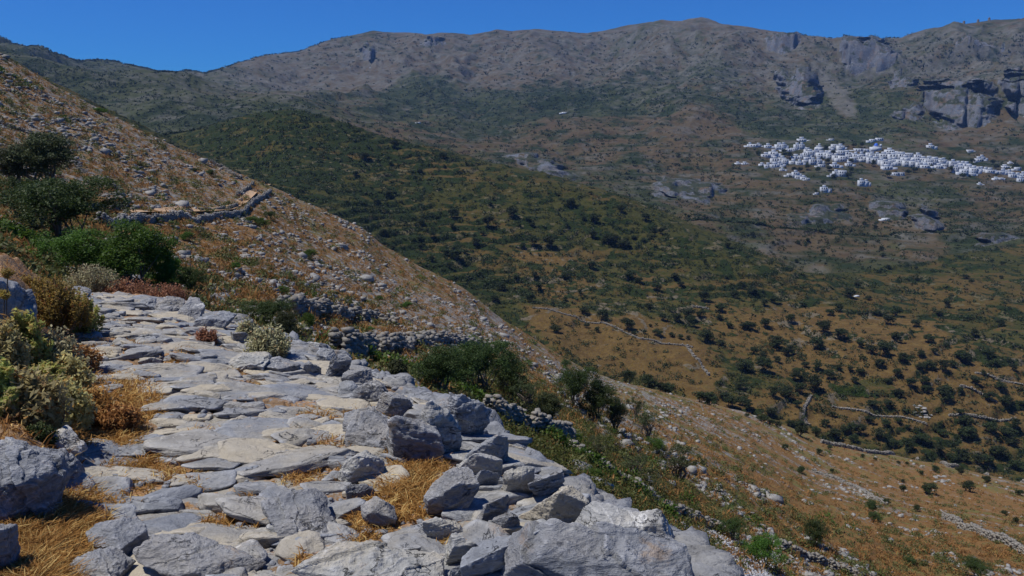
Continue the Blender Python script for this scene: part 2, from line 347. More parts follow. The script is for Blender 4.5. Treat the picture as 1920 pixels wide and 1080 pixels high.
def terrain_mat(name, s1, rockc, rockd, veg1, veg2, dry1, dry2, grn, bumpd, s_rock=1.0, stretch=(1, 1, 1), rot=(0, 0, 0), speck=0.0, soft=0.0):
    m_, nt, p = newmat(name, .95, .1); g = N(nt)
    pos = g.n('ShaderNodeNewGeometry').outputs['Position']; st = g.vmap(pos, scale=stretch, rot=rot)
    sep = g.n('ShaderNodeSeparateXYZ'); g.l(g.attr('cover', 'Vector'), sep.inputs[0]); R, G, B = sep.outputs
    a1 = g.noise(st, s1, 6, .62, .3); a2 = g.noise(pos, s1*2.7, 6, .65); a3 = g.noise(pos, s1*.25, 4, .5); fine = g.noise(pos, s1*9, 4, .7)
    dry = g.mix(g.mr(a2, .35, .65), dry1, dry2); dry = g.mix(g.mr(fine, .35, .7, 0, .45), dry, tuple(x*.45 for x in dry1))
    gr = g.mix(g.mr(fine, .3, .7), grn, tuple(x*1.7 for x in grn))
    gm = g.mr(g.math('ADD', g.math('MULTIPLY', a3, .5), g.math('MULTIPLY', a1, .5)), g.math('MULTIPLY_ADD', B, .5, .24), g.math('MULTIPLY_ADD', B, .5, .32), 1, 0)
    # B high -> dry dominates: threshold rises with B
    gm = g.mr(g.math('ADD', g.math('MULTIPLY', a3, .5), g.math('MULTIPLY', a2, .5)), g.math('MULTIPLY_ADD', B, .5, .20), g.math('MULTIPLY_ADD', B, .5, .30), 0, 1)
    base = g.mix(gm, dry, gr)
    vg = g.mix(fine, veg1, veg2); nv = g.noise(st, s1*1.6, 5, .6)
    vm = g.mr(nv, g.math('MULTIPLY_ADD', G, -.5, .76-soft*.5), g.math('MULTIPLY_ADD', G, -.5, .80+soft*.5))
    base = g.mix(vm, base, vg)
    nr = g.noise(st, s1*2.2*s_rock, 8, .68, .25)
    rm = g.mr(nr, g.math('MULTIPLY_ADD', R, -.5, .76-soft), g.math('MULTIPLY_ADD', R, -.5, .795+soft))
    rk = g.mix(g.mr(g.noise(st, s1*6, 6, .7), .35, .65), rockd, rockc); rk = g.mix(g.mr(fine, .55, .75, 0, .6), rk, tuple(x*.4 for x in rockd))
    base = g.mix(rm, base, rk)
    g.l(base, p.inputs['Base Color'])
    h = g.math('ADD', g.math('MULTIPLY', nr, 1.2), g.math('MULTIPLY', fine, .35)); h = g.math('ADD', h, g.math('MULTIPLY', vm, .35))
    g.l(g.bump(h, bumpd, 1.), p.inputs['Normal'])
    return m_
ORG1, ORG2 = (.18,.092,.034), (.235,.145,.06)
M_HILLSIDE = terrain_mat('rocky_hillside_ground', .55, (.27,.262,.245), (.155,.15,.145), (.06,.07,.022), (.10,.11,.04), ORG1, ORG2, (.10,.092,.032), .35, 1.0, (1, 1, 1.6), (0, 0, .5))
M_VALLEYG = terrain_mat('valley_ground', .09, (.155,.13,.09), (.10,.085,.06), (.013,.022,.007), (.028,.038,.010), (.092,.057,.021), (.15,.10,.034), (.040,.038,.011), 1.2, 1.6)
M_HILLG = terrain_mat('green_hill_ground', .05, (.115,.10,.055), (.075,.065,.035), (.010,.019,.005), (.022,.032,.008), (.075,.05,.016), (.11,.078,.026), (.030,.031,.008), 1.6, 1.6)
M_MOUNT = terrain_mat('mountain_ground', .014, (.118,.116,.104), (.068,.068,.06), (.010,.018,.006), (.022,.031,.010), (.07,.050,.028), (.085,.066,.034), (.029,.034,.014), 3.5, 1.0, soft=.10)

# ------------------------------------------------------------------ far terrain sheet
lY = np.concatenate([np.arange(math.log(17.0), math.log(260), .0058), np.arange(math.log(260), math.log(1700), .0042), np.arange(math.log(1700), math.log(6400), .0065)])
lYf = np.concatenate([np.arange(math.log(.6), math.log(1.8), .02), np.arange(math.log(1.8), math.log(17.02), .0042)])
Yg = np.exp(lY); S0 = pchip(NL, NS, lY); T = tg[None, :]+0*S0; YY = Yg[:, None]+0*S0; X = T*YY; Z = S0*YY
PX, PY = to_px(T, S0)
LS = NL[11][None, :]; LV = NL[12][None, :]; LM = NL[16][None, :]; LDM = NL[17][None, :]
lYY = np.log(YY)
hillm = sst(0, 1, (lYY-LS)/(LV-LS+1e-6))         # 0 on the near hillside, 1 beyond
farm = sst(0, 1, (lYY-LM)/(LDM-LM+1e-6))
def octv(x, y, lam, amp, seed, fn=fbm2, o=3):
    w = np.clip(lam/(0.016*YY)-.5, 0, 1)
    return amp*w*fn(x/lam, y/lam, o, seed)
near = (1-hillm)
fade = sst(17.5, 24, YY)
dz = near*fade*(octv(X, Y_ := YY, 14, .55, 1) + octv(X, YY, 3.2, .30, 2, rid2) + octv(X+.6*YY, YY*.5, 1.6, .20, 3, rid2))
dz = dz*(1-.6*np.exp(-((YY-22)/4)**2))
mid = hillm*(1-farm)
dz += mid*(octv(X, YY, 60, 2.6, 11) + octv(X, YY, 18, .9, 12))
big = farm*sst(600, 1500, YY)
warp = fbm2(X/300, YY/300, 3, 40)*90
rg = rid2((X+warp)/230, (YY*.55+warp)/260, 5, 31) + 1.1*rid2((X+warp*1.3)/520, (YY*.35+warp)/520, 3, 35)
topw = sst(260, 60, PY)
dz += farm*(octv(X, YY, 90, 4.0, 21) + octv(X, YY, 30, 1.0, 22, rid2)) + big*((rg-.25)*(18+30*topw) + octv(X, YY, 70, 5, 24, rid2, 4)) * (1-.93*np.exp(-((lYY-NL[IR][None, :])/.10)**2)) * (1-.85*np.exp(-((lYY-NL[21][None, :])/.07)**2)*sst(-.2, -.33, T))
vill = np.exp(-((PX-1640)/300)**2-((PY-310)/50)**2)
dz *= (1-.7*vill*farm)
Z = Z+dz
# terraces on the valley and the green hill
tm = mid*np.clip(sst(.25, .5, fbm2(X/70, YY/70, 3, 61)*.5+.5), 0, 1)
tm = np.maximum(tm, .7*mid)
zz = Z+fbm2(X/28, YY/28, 3, 62)*2.6; stp = 4.0; fr = zz/stp-np.floor(zz/stp)
pmd = np.clip(fbm2(X/45, YY/30, 3, 79)*1.3+.7, .15, 1)
riser = sst(.70, .80, fr)*(1-sst(.93, 1.0, fr))
Z = Z + tm*.85*pmd*(stp*(sst(.72, 1, fr)-fr)) * (1-sst(560, 800, YY))
zf = Z+fbm2(X/90, YY/90, 2, 63)*3; fr2 = zf/6-np.floor(zf/6)
tf = farm*sst(420, 300, PY)*0 + farm*sst(225, 285, PY)*(1-sst(1300, 1500, YY))
Z = Z + tf*.6*(6*(sst(.72, 1, fr2)-fr2)); riser2 = sst(.70, .8, fr2)*(1-sst(.93, 1, fr2))
Sg = Z/YY

band = fbm2(Z/1.1+3, (X*.8+YY*.4)/16, 3, 88)
# ---- ground cover (what grows where), surveyed as blobs: (px, py, rx, ry, angle, rock, veg, dry, weight)
def blobs(R, G, B, lst, px, py):
    for (cx, cy, rx, ry, an, r, g_, b, w) in lst:
        c, s_ = math.cos(math.radians(an)), math.sin(math.radians(an)); u = ((px-cx)*c+(py-cy)*s_)/rx; v = (-(px-cx)*s_+(py-cy)*c)/ry
        k_ = w*(1-sst(.55, 1.15, np.sqrt(u*u+v*v)))
        R[:] = R*(1-k_)+r*k_; G[:] = G*(1-k_)+g_*k_; B[:] = B*(1-k_)+b*k_
R = np.full_like(Z, .5); G = np.full_like(Z, .3); B = np.full_like(Z, .5)
wx = PX+fbm2(X/(YY*.05+1), YY/(YY*.05+1), 3, 71)*28; wy = PY+fbm2(X/(YY*.05+1)+9, YY/(YY*.05+1), 3, 72)*16
# near hillside
R[:] = .46; G[:] = .22; B[:] = .60
blobs(R, G, B, [
 (150,250,350,150,28,.54,.2,.62,1),(600,520,330,60,28,.52,.2,.66,1),(380,440,160,40,5,.40,.25,.75,.9),(800,600,200,50,28,.56,.15,.66,1),
 (1060,690,120,25,25,.58,.1,.6,1),(600,640,80,40,15,.42,.25,.6,.9),(870,600,120,40,25,.66,.15,.8,.7),(750,690,120,40,10,.55,.3,.45,.8),
 (1000,800,140,60,30,.38,.45,.45,1),(1200,870,120,60,30,.50,.40,.5,1),(1130,720,60,30,20,.72,.1,.5,.8),(1200,780,160,40,30,.55,.22,.55,.8),
 (1700,980,330,120,15,.34,.16,.66,1),(1420,850,200,50,22,.50,.15,.62,1),(1550,900,220,50,20,.42,.16,.66,.9),(1330,940,90,50,30,.40,.35,.5,1),(1800,930,200,30,10,.30,.14,.72,1),(1620,1050,200,40,15,.36,.18,.66,.8),(1500,960,100,60,30,.30,.2,.66,.6),
 (120,430,140,60,0,.3,.5,.5,.9),(30,470,60,40,0,.3,.45,.4,.9)], wx, wy)
Rn, Gn, Bn = R.copy(), G.copy(), B.copy()
# valley and green hill
R[:] = .20; G[:] = .44; B[:] = .42
blobs(R, G, B, [
 (700,380,420,190,20,.14,.62,.30,1),(540,260,240,90,5,.10,.66,.33,1),(1000,430,300,100,20,.22,.50,.36,1),(900,330,160,40,10,.18,.42,.52,.9),
 (1150,560,220,60,15,.25,.52,.38,1),(1200,660,170,60,12,.18,.16,.80,1),(1050,600,140,30,8,.15,.15,.85,1),(1350,740,130,22,12,.12,.12,.74,1),(1250,700,160,16,8,.15,.25,.55,.7),
 (1450,560,200,60,10,.24,.46,.48,1),(1600,650,320,80,8,.18,.34,.70,1),(1800,560,180,50,10,.18,.45,.55,1),(1750,700,200,50,5,.2,.3,.72,1),(1600,770,200,40,10,.22,.35,.6,1),
 (1860,780,100,60,5,.25,.35,.62,1),(1640,730,30,9,5,.05,.1,.05,1),(1860,640,90,40,10,.2,.6,.3,.8),(1750,690,40,40,45,.35,.2,.8,.6),(1500,500,150,40,20,.22,.52,.42,1),(1010,475,80,10,5,.2,.15,.75,.8),(1110,470,60,12,-10,.2,.15,.8,.8),(880,580,130,35,10,.2,.55,.3,1)], wx, wy)
Rv, Gv, Bv = R.copy(), G.copy(), B.copy()
# mountains
R[:] = .26; G[:] = .50; B[:] = .48
blobs(R, G, B, [
 (300,190,380,80,5,.36,.56,.3,1),(400,170,200,40,5,.48,.42,.35,.8),(650,120,280,62,-3,.60,.36,.62,1),(1000,105,420,70,0,.56,.42,.66,1),(1350,110,360,90,0,.56,.40,.62,1),(680,150,60,60,0,.62,.15,.9,.7),(1800,110,260,75,5,.56,.46,.5,1),
 (1100,210,500,45,3,.24,.64,.35,1),(1300,190,200,50,0,.42,.58,.35,.8),(1000,260,420,45,3,.24,.50,.66,1),(800,225,200,25,5,.3,.55,.4,1),(1300,250,140,26,0,.40,.30,.9,.9),(1500,220,200,40,0,.3,.62,.4,.8),
 (1500,400,300,90,10,.22,.46,.74,1),(1700,450,220,40,10,.22,.46,.72,1),(1850,400,120,60,0,.24,.5,.66,1),(1850,240,120,25,0,.36,.3,.9,.8),(1640,300,300,26,5,.3,.52,.7,.8),(1550,180,60,16,55,.70,.2,.6,1),(1750,470,120,40,30,.4,.3,.8,.8),(1400,430,80,30,10,.3,.6,.4,.8),(1840,470,60,40,20,.3,.7,.3,1)], wx, wy)
bm = sst(.05, .35, band)*sst(700, 1100, PX); Rn = Rn-.12*sst(700, 1100, PX)+.25*bm; Bn = Bn-.10*sst(.1, -.3, band)*sst(700, 1100, PX)
ff = farm; R = Rn*near + (1-near)*(Rv*(1-ff)+R*ff); G = Gn*near+(1-near)*(Gv*(1-ff)+G*ff); B = Bn*near+(1-near)*(Bv*(1-ff)+B*ff)
tr_ = (1-sst(.55, .75, fr))*tm*(1-sst(560, 800, YY)); pm_ = np.clip(fbm2(X/45, YY/30, 3, 79)*1.3+.62, 0, 1); B = np.clip(B+(.19*tr_-.06*tm)*pm_, 0, 1); G = np.clip(G+(.26*riser*tm-.08*tr_)*pm_, 0, 1)
R = np.clip(R + riser*tm*.5*np.clip(fbm2(X/16, YY/16, 2, 77)*1.4+.3, 0, 1) + riser2*tf*.2, 0, 1)
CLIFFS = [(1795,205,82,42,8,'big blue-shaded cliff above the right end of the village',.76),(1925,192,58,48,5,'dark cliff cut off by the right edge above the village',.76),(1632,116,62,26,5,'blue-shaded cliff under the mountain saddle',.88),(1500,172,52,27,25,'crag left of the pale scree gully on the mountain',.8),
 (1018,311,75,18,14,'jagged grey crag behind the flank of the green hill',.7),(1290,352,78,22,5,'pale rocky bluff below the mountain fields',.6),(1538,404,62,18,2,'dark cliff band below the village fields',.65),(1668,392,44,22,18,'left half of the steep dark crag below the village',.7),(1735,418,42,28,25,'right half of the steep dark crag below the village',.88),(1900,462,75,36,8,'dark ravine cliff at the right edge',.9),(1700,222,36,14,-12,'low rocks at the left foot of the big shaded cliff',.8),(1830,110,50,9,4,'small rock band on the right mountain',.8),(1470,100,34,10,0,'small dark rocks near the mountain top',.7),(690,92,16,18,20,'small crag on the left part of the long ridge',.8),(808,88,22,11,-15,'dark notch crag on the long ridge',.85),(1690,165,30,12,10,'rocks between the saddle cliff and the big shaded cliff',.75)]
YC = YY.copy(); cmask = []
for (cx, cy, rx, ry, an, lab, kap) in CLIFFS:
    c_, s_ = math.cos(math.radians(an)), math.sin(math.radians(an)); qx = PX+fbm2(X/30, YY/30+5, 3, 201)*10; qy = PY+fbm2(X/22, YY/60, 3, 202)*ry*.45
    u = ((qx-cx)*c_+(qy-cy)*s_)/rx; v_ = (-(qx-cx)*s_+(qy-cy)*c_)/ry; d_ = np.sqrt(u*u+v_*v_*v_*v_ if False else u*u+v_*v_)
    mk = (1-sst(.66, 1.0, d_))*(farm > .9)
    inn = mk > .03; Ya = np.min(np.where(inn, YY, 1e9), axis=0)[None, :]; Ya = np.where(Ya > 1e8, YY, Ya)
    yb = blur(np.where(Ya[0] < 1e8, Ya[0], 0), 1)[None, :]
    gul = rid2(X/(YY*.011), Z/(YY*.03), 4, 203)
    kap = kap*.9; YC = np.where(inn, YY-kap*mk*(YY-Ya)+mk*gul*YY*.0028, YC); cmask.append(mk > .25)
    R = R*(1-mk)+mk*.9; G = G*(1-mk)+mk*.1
cover = np.stack([R, G, B], -1)
Sc = Z/YY
V = np.stack([T*YC, YC, Sc*YC], -1).reshape(-1, 3); nr, nc = Z.shape
lc = lYY[:-1, :-1]; tc_ = T[:-1, :-1]
k1 = ((NL[11]+NL[12])/2)[None, :-1]; k2 = ((NL[16]+NL[17])/2)[None, :-1]
def region(mask, name, mat):
    f = grid_faces(mask, nr, nc); u, inv = np.unique(f, return_inverse=True)
    o = mesh(name, V[u], [inv.reshape(f.shape)], mat, smooth=True, attrs={'cover': cover.reshape(-1, 3)[u]}); tag(o, kind='structure'); return o
region(lc < k1, 'rocky_hillside', M_HILLSIDE)
k3 = (np.exp(lc) > 430) & (tc_ < .42)
gm_ = (lc >= k1) & (lc < k2)
hm_ = gm_ & ((tc_*1.0 < .0) | (np.exp(lc) > 470-tc_*100))
region(gm_ & ~hm_, 'valley', M_VALLEYG); region(hm_, 'green_hill', M_HILLG)
rest = lc >= k2
for (cl, mk) in zip(CLIFFS, cmask):
    mm = mk[:-1, :-1] & rest
    if mm.sum() < 20: continue
    rest &= ~mm; f = grid_faces(mm, nr, nc); u, inv = np.unique(f, return_inverse=True); c0 = V[u].mean(0)
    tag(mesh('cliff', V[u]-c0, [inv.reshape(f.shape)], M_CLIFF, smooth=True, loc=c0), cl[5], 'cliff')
region(rest, 'mountains', M_MOUNT)

# running maximum of the slope: what can be seen
def hit(px, py, ymin=17.5, dzz=0.0):
    t, s = ts(px, py); t = float(t); s = float(s)
    j = int(np.clip(np.searchsorted(tg, t), 1, len(tg)-1)); w = (t-tg[j-1])/(tg[j]-tg[j-1]); col = Sg[:, j-1]*(1-w)+Sg[:, j]*w
    i0 = int(np.searchsorted(Yg, ymin)); idx = np.nonzero(col[i0:] >= s)[0]
    if len(idx) == 0: i = int(np.argmax(col[i0:]))+i0
    else: i = idx[0]+i0
    if i > i0 and col[i] > s and col[i-1] < s:
        q = (s-col[i-1])/(col[i]-col[i-1]); y = Yg[i-1]+(Yg[i]-Yg[i-1])*q; z = s*y
    else: y = Yg[i]; z = col[i]*y
    return np.array([t*y, y, z+dzz])
def ground(x, y):
    """height of the ground under (x, y), beyond 17 m"""
    x = np.asarray(x, float); y = np.asarray(y, float); t = x/y
    j = np.clip(np.searchsorted(tg, t), 1, len(tg)-1); i = np.clip(np.searchsorted(Yg, y), 1, len(Yg)-1)
    a = np.clip((t-tg[j-1])/(tg[j]-tg[j-1]), 0, 1); b = np.clip((y-Yg[i-1])/(Yg[i]-Yg[i-1]), 0, 1)
    return (Z[i-1, j-1]*(1-a)+Z[i-1, j]*a)*(1-b)+(Z[i, j-1]*(1-a)+Z[i, j]*a)*b
def cov(x, y, k):
    t = x/y; j = np.clip(np.searchsorted(tg, t), 1, len(tg)-1); i = np.clip(np.searchsorted(Yg, y), 1, len(Yg)-1); return (R, G, B)[k][i, j]
RUN = np.maximum.accumulate(Sg, axis=0); SEEN = Sg >= RUN-2.5/YY
exec_late = []

# ------------------------------------------------------------------ foreground path sheet
Yf = np.exp(lYf); sel = (tg > -1.0) & (tg < .9); tf_ = np.linspace(-1.0, .9, 1250)
S0f = pchip(NL[:, sel], NS[:, sel], lYf)
idx_ = np.searchsorted(tg[sel], tf_).clip(1, sel.sum()-1); w_ = ((tf_-tg[sel][idx_-1])/(tg[sel][idx_]-tg[sel][idx_-1])).clip(0, 1)
S0f = S0f[:, idx_-1]*(1-w_)+S0f[:, idx_]*w_
Xf = tf_[None, :]*Yf[:, None]; Yff = Yf[:, None]+0*Xf; Zf = S0f*Yff
crestY = np.exp(np.interp(tf_, tg, NL[4]))[None, :]
beyond = sst(-.12, .10, (Yff-crestY)/crestY)
xe = np.interp(Yff, [2.0, 2.8, 4.3, 5.2, 7, 13], [-1.6, -1.75, -2.35, -2.55, -3.75, -7.3])
bank = sst(.1, -.5, Xf-xe)
wxf = Xf+fbm2(Xf*1.3, Yff*1.3, 3, 101)*.22; wyf = Yff+fbm2(Xf*1.3+9, Yff*1.3, 3, 102)*.16
# broad slabs, two sizes mixed by place
ang = .25; ux = wxf*math.cos(ang)+wyf*math.sin(ang); uy = -wxf*math.sin(ang)+wyf*math.cos(ang)
def slabs(sx, sy, seed, tilt, off):
    e, a, b, dx, dy, c = voro(ux/sx, uy/sy, seed)
    zz_ = (a-.5)*off+((b-.5)*dx*sx+(c-.5)*dy*sy)*tilt
    return e, a, b, zz_
e1, a1, b1, z1 = slabs(.80, .50, 5, .20, .045)
e2, a2, b2, z2_ = slabs(.30, .17, 8, .26, .030)
mix_ = sst(.46, .60, fbm2(Xf*.9+3, Yff*.7, 2, 120)*.5+.5+.12*sst(4, 9, Yff))
w1 = .5+.5*fbm2(Xf*5, Yff*5, 3, 130)
gap1 = 1-sst(.0, .035+.045*w1, e1); gap2 = (1-sst(.0, .05+.07*w1, e2))*mix_
crev = np.maximum(gap1*(.35+.65*sst(.35,.6,w1)), gap2*.75)
zsl = z1*(1-mix_*.3)+z2_*mix_*(.9)
# broken strata: little steps across each slab
sa = np.floor((ux*2.1+uy*3.3+(fbm2(Xf*3, Yff*3, 4, 141))*1.6+a1*9)*1.5); stepn = (_h(sa.astype(np.int64), (a1*9999).astype(np.int64), np.zeros_like(sa, np.int64), 3)-.5)
zsl = zsl + stepn*.010 + fbm2(Xf*4, Yff*4, 5, 142)*.013 + rid2(Xf*9+Yff*3, Yff*12, 4, 143)*.005 + fbm2(Xf*1.1, Yff*1.1, 3, 144)*.05
# grown-over spots in the paving (px, py, rx, ry)
SPOTS = [(80,1010,90,90),(150,960,50,50),(40,1060,60,50),(250,870,60,22),(290,763,36,16),(200,800,70,40),(240,740,60,45),(160,650,50,25),(340,668,30,10),(590,772,26,14),(690,775,45,16),(660,768,60,12),(480,935,30,30),(440,965,60,18),(560,885,45,14),(780,890,60,45),(745,930,60,40),(700,960,45,40),(670,980,30,40),(720,850,20,40),(840,1000,40,25),(245,900,45,16),(210,930,70,14),(330,880,40,16),(400,800,60,8),(480,715,30,8),(440,690,20,10),(350,650,20,10),(640,880,15,20),(530,800,40,10),(350,690,15,8),(560,1050,12,20),(740,800,14,22),(115,880,20,20),(830,910,25,30),(370,890,20,22),(290,850,40,12),(250,640,20,8),(620,830,40,14)]
pxf, pyf = to_px(Xf/Yff, Zf/Yff)
wpx = pxf+fbm2(Xf*4, Yff*4, 4, 150)*38; wpy = pyf+fbm2(Xf*4+7, Yff*4, 4, 151)*20
spot = np.zeros_like(Xf)
for (cx, cy, rx, ry) in SPOTS:
    d = np.sqrt(((wpx-cx)/rx/.85)**2+((wpy-cy)/ry/.85)**2); spot = np.maximum(spot, 1-sst(.6, 1.15, d))
path = (1-bank)
Zf0 = Zf.copy()
fadej = sst(17.0, 14.5, Yff)
Zf = Zf + path*fadej*((zsl*.45-.035)*(1-.8*spot) - .03*crev*(1-spot) - .03*spot) + bank*fadej*(fbm2(Xf*1.2, Yff*1.2, 4, 160)*.12)
Zf = Zf + beyond*fadej*(rid2(Xf*.9, Yff*.9, 4, 161)*.22)
litter = np.clip(np.maximum(np.maximum(crev*.9, spot), .50+.22*fbm2(Xf*1.6, Yff*1.6, 3, 181)), 0, 1)
litter = np.maximum(litter*path, bank*.8); litter = np.clip(np.maximum(litter, beyond*.55), 0, 1)
m_, nt, p = newmat('paving_ground', .8, .2); g = N(nt)
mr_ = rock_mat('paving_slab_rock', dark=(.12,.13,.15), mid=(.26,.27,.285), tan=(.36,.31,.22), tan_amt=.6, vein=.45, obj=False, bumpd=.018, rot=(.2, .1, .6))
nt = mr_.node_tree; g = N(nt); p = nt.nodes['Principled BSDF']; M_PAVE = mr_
old = p.inputs['Base Color'].links[0].from_socket
pos = g.n('ShaderNodeNewGeometry').outputs['Position']
tone = g.attr('tone'); c_ = g.mix(g.mr(tone, 0, 1, 0, .55), old, (.30,.265,.195)); c_ = g.mix(g.mr(tone, 0, .35, .35, 0), c_, (.15,.17,.21))
lt = g.mix(g.mr(g.noise(pos, 38, 4, .7), .35, .65), (.16,.075,.03), (.40,.24,.11)); lt = g.mix(g.mr(g.vor(pos, 28, 'F1', 'Distance'), .0, .35, .75, 0), lt, (.42,.38,.33))
lt = g.mix(g.mr(g.noise(pos, 3, 3), .5, .6), lt, (.20,.13,.075), 'MIX')
lm = g.mr(g.math('ADD', g.attr('litter'), g.math('MULTIPLY', g.math('SUBTRACT', g.noise(pos, 22, 4, .7), .5), .9)), .42, .56)
g.l(g.mix(lm, c_, lt), p.inputs['Base Color'])
# crown of the sheet
V = np.stack([Xf, Yff, Zf], -1).reshape(-1, 3)
o = mesh('rocky_path', V, [grid_faces(None, *Xf.shape)], M_PAVE, smooth=True, attrs={'litter': litter.ravel(), 'tone': np.clip(b1*.7+b2*mix_*.5+fbm2(Xf*.8, Yff*.8, 2, 170)*.3, 0, 1).ravel()})
tag(o, kind='structure')
# ground behind and beside the viewer
gv = np.array([(x, y, -1.72-.12*abs(x)+.1*(x<0)*abs(x)) for y in np.linspace(-30, .7, 16) for x in np.linspace(-30, 30, 25)])
o = mesh('ground', gv, [grid_faces(None, 16, 25)], M_HILLSIDE, smooth=True, attrs={'cover': np.tile([.6,.2,.5], (len(gv), 1))}); tag(o, kind='structure')
def fhit(px, py, mi=0., mx=17.):
    """where a foreground pixel meets the path sheet"""
    t, s = ts(px, py); t = float(t); s = float(s); j = int(np.clip(np.searchsorted(tf_, t), 0, len(tf_)-1)); col = (Zf0[:, j])/Yf
    ok = np.nonzero((col >= s) & (Yf >= mi))[0]; i = ok[0] if len(ok) else int(np.argmax(np.where(Yf < mx, col, -9)))
    y = Yf[i]; return np.array([t*y, y, Zf0[i, j]])
def fground(x, y):
    t = x/y; j = np.clip(np.searchsorted(tf_, t), 0, len(tf_)-1); i = np.clip(np.searchsorted(Yf, y), 0, len(Yf)-1); return Zf[i, j]

# ------------------------------------------------------------------ rocks
def rock_geo(n, seed, dims, facets=15, box=.66, rough=.05, sharp=30., tilt=(0, 0, 0), strata=.03):
    rg_ = np.random.default_rng(seed); v, f = ico(n)
    nn = rg_.normal(size=(facets, 3)); nn /= np.linalg.norm(nn, axis=1)[:, None]; hh = rg_.uniform(.72, 1.0, facets)
    ax = np.vstack([np.eye(3), -np.eye(3)])+rg_.normal(size=(6, 3))*.16; ax /= np.linalg.norm(ax, axis=1)[:, None]
    nn = np.vstack([nn, ax]); hh = np.concatenate([hh, rg_.uniform(box, box+.3, 6)])
    dd = np.clip(v@nn.T, 0, None)/hh; r = (dd**sharp).sum(1)**(-1/sharp)
    pnt = v*r[:, None]
    pnt = pnt*(np.array(dims)/2/np.abs(pnt).max(0))
    L = max(dims)
    q = pnt/L
    d = fbm3(q*3.1+seed, 5, seed)*rough*L + (np.abs(fbm3(q*6+seed*3, 4, seed+5))-.3)*rough*.6*L
    pnt = pnt*(1-0) + v*d[:, None]
    if n >= 6: pnt = pnt + v*(fbm3(q*22+seed, 4, seed+31)*.012*L)[:, None]
    if strata:
        sn = rg_.normal(size=3)*np.array([.4, .4, 1]); sn /= np.linalg.norm(sn); k_ = (pnt@sn)/(L*.09)+fbm3(q*4, 3, seed+9)*.8
        st = _h(np.floor(k_).astype(np.int64), np.full(len(k_), seed), np.zeros(len(k_), np.int64), 4)
        pnt = pnt+v*((st-.5)*strata*L)[:, None]
    a, b, c = tilt
    Rx = np.array([[1,0,0],[0,math.cos(a),-math.sin(a)],[0,math.sin(a),math.cos(a)]]); Ry = np.array([[math.cos(b),0,math.sin(b)],[0,1,0],[-math.sin(b),0,math.cos(b)]]); Rz = np.array([[math.cos(c),-math.sin(c),0],[math.sin(c),math.cos(c),0],[0,0,1]])
    return pnt@(Rz@Rx@Ry).T, f
def boulder(px0, py0, px1, py1, H, label, mat=M_ROCK, seed=1, tilt=(0, 0, 0), n=5, sink=.35, box=.84, facets=15, name='boulder', cat='rock', dep=None, group=None, sharp=60., rough=.034, D=None):
    """a rock that fills the surveyed outline; H = height in metres above ground"""
    cx = (px0+px1)/2; b = fhit(cx, py1-(py1-py0)*.08) if dep is None else None
    y = b[1] if dep is None else dep
    H = H*HK; W = (px1-px0)*y/F*.98; t, s = ts(cx, (py0+py1)/2); sl = -float(s); hp = (py1-py0)*y/F
    Dp = D if D else max(.35*W, min(1.6*W, (hp-H*math.cos(math.atan(sl)))/max(.15, math.sin(math.atan(sl)))))
    yc_ = y+Dp*.5; k_ = yc_/y
    W *= (y+Dp*.3)/y
    Ht = H/(1-sink)
    pnt, f = rock_geo(n, seed, (W, Dp, Ht), facets, box, rough, tilt=tilt, sharp=sharp, strata=.045)
    # sit it so that its middle is where it was surveyed
    t0, s0 = ts(cx, (py0+py1)/2)
    loc = np.array([float(t0)*yc_, yc_, float(s0)*yc_])
    loc[2] += H*.5-Ht*.5
    o = mesh(name, pnt, [f], mat, smooth=True, loc=loc); tag(o, label, cat, group)
    return o
HK = .68
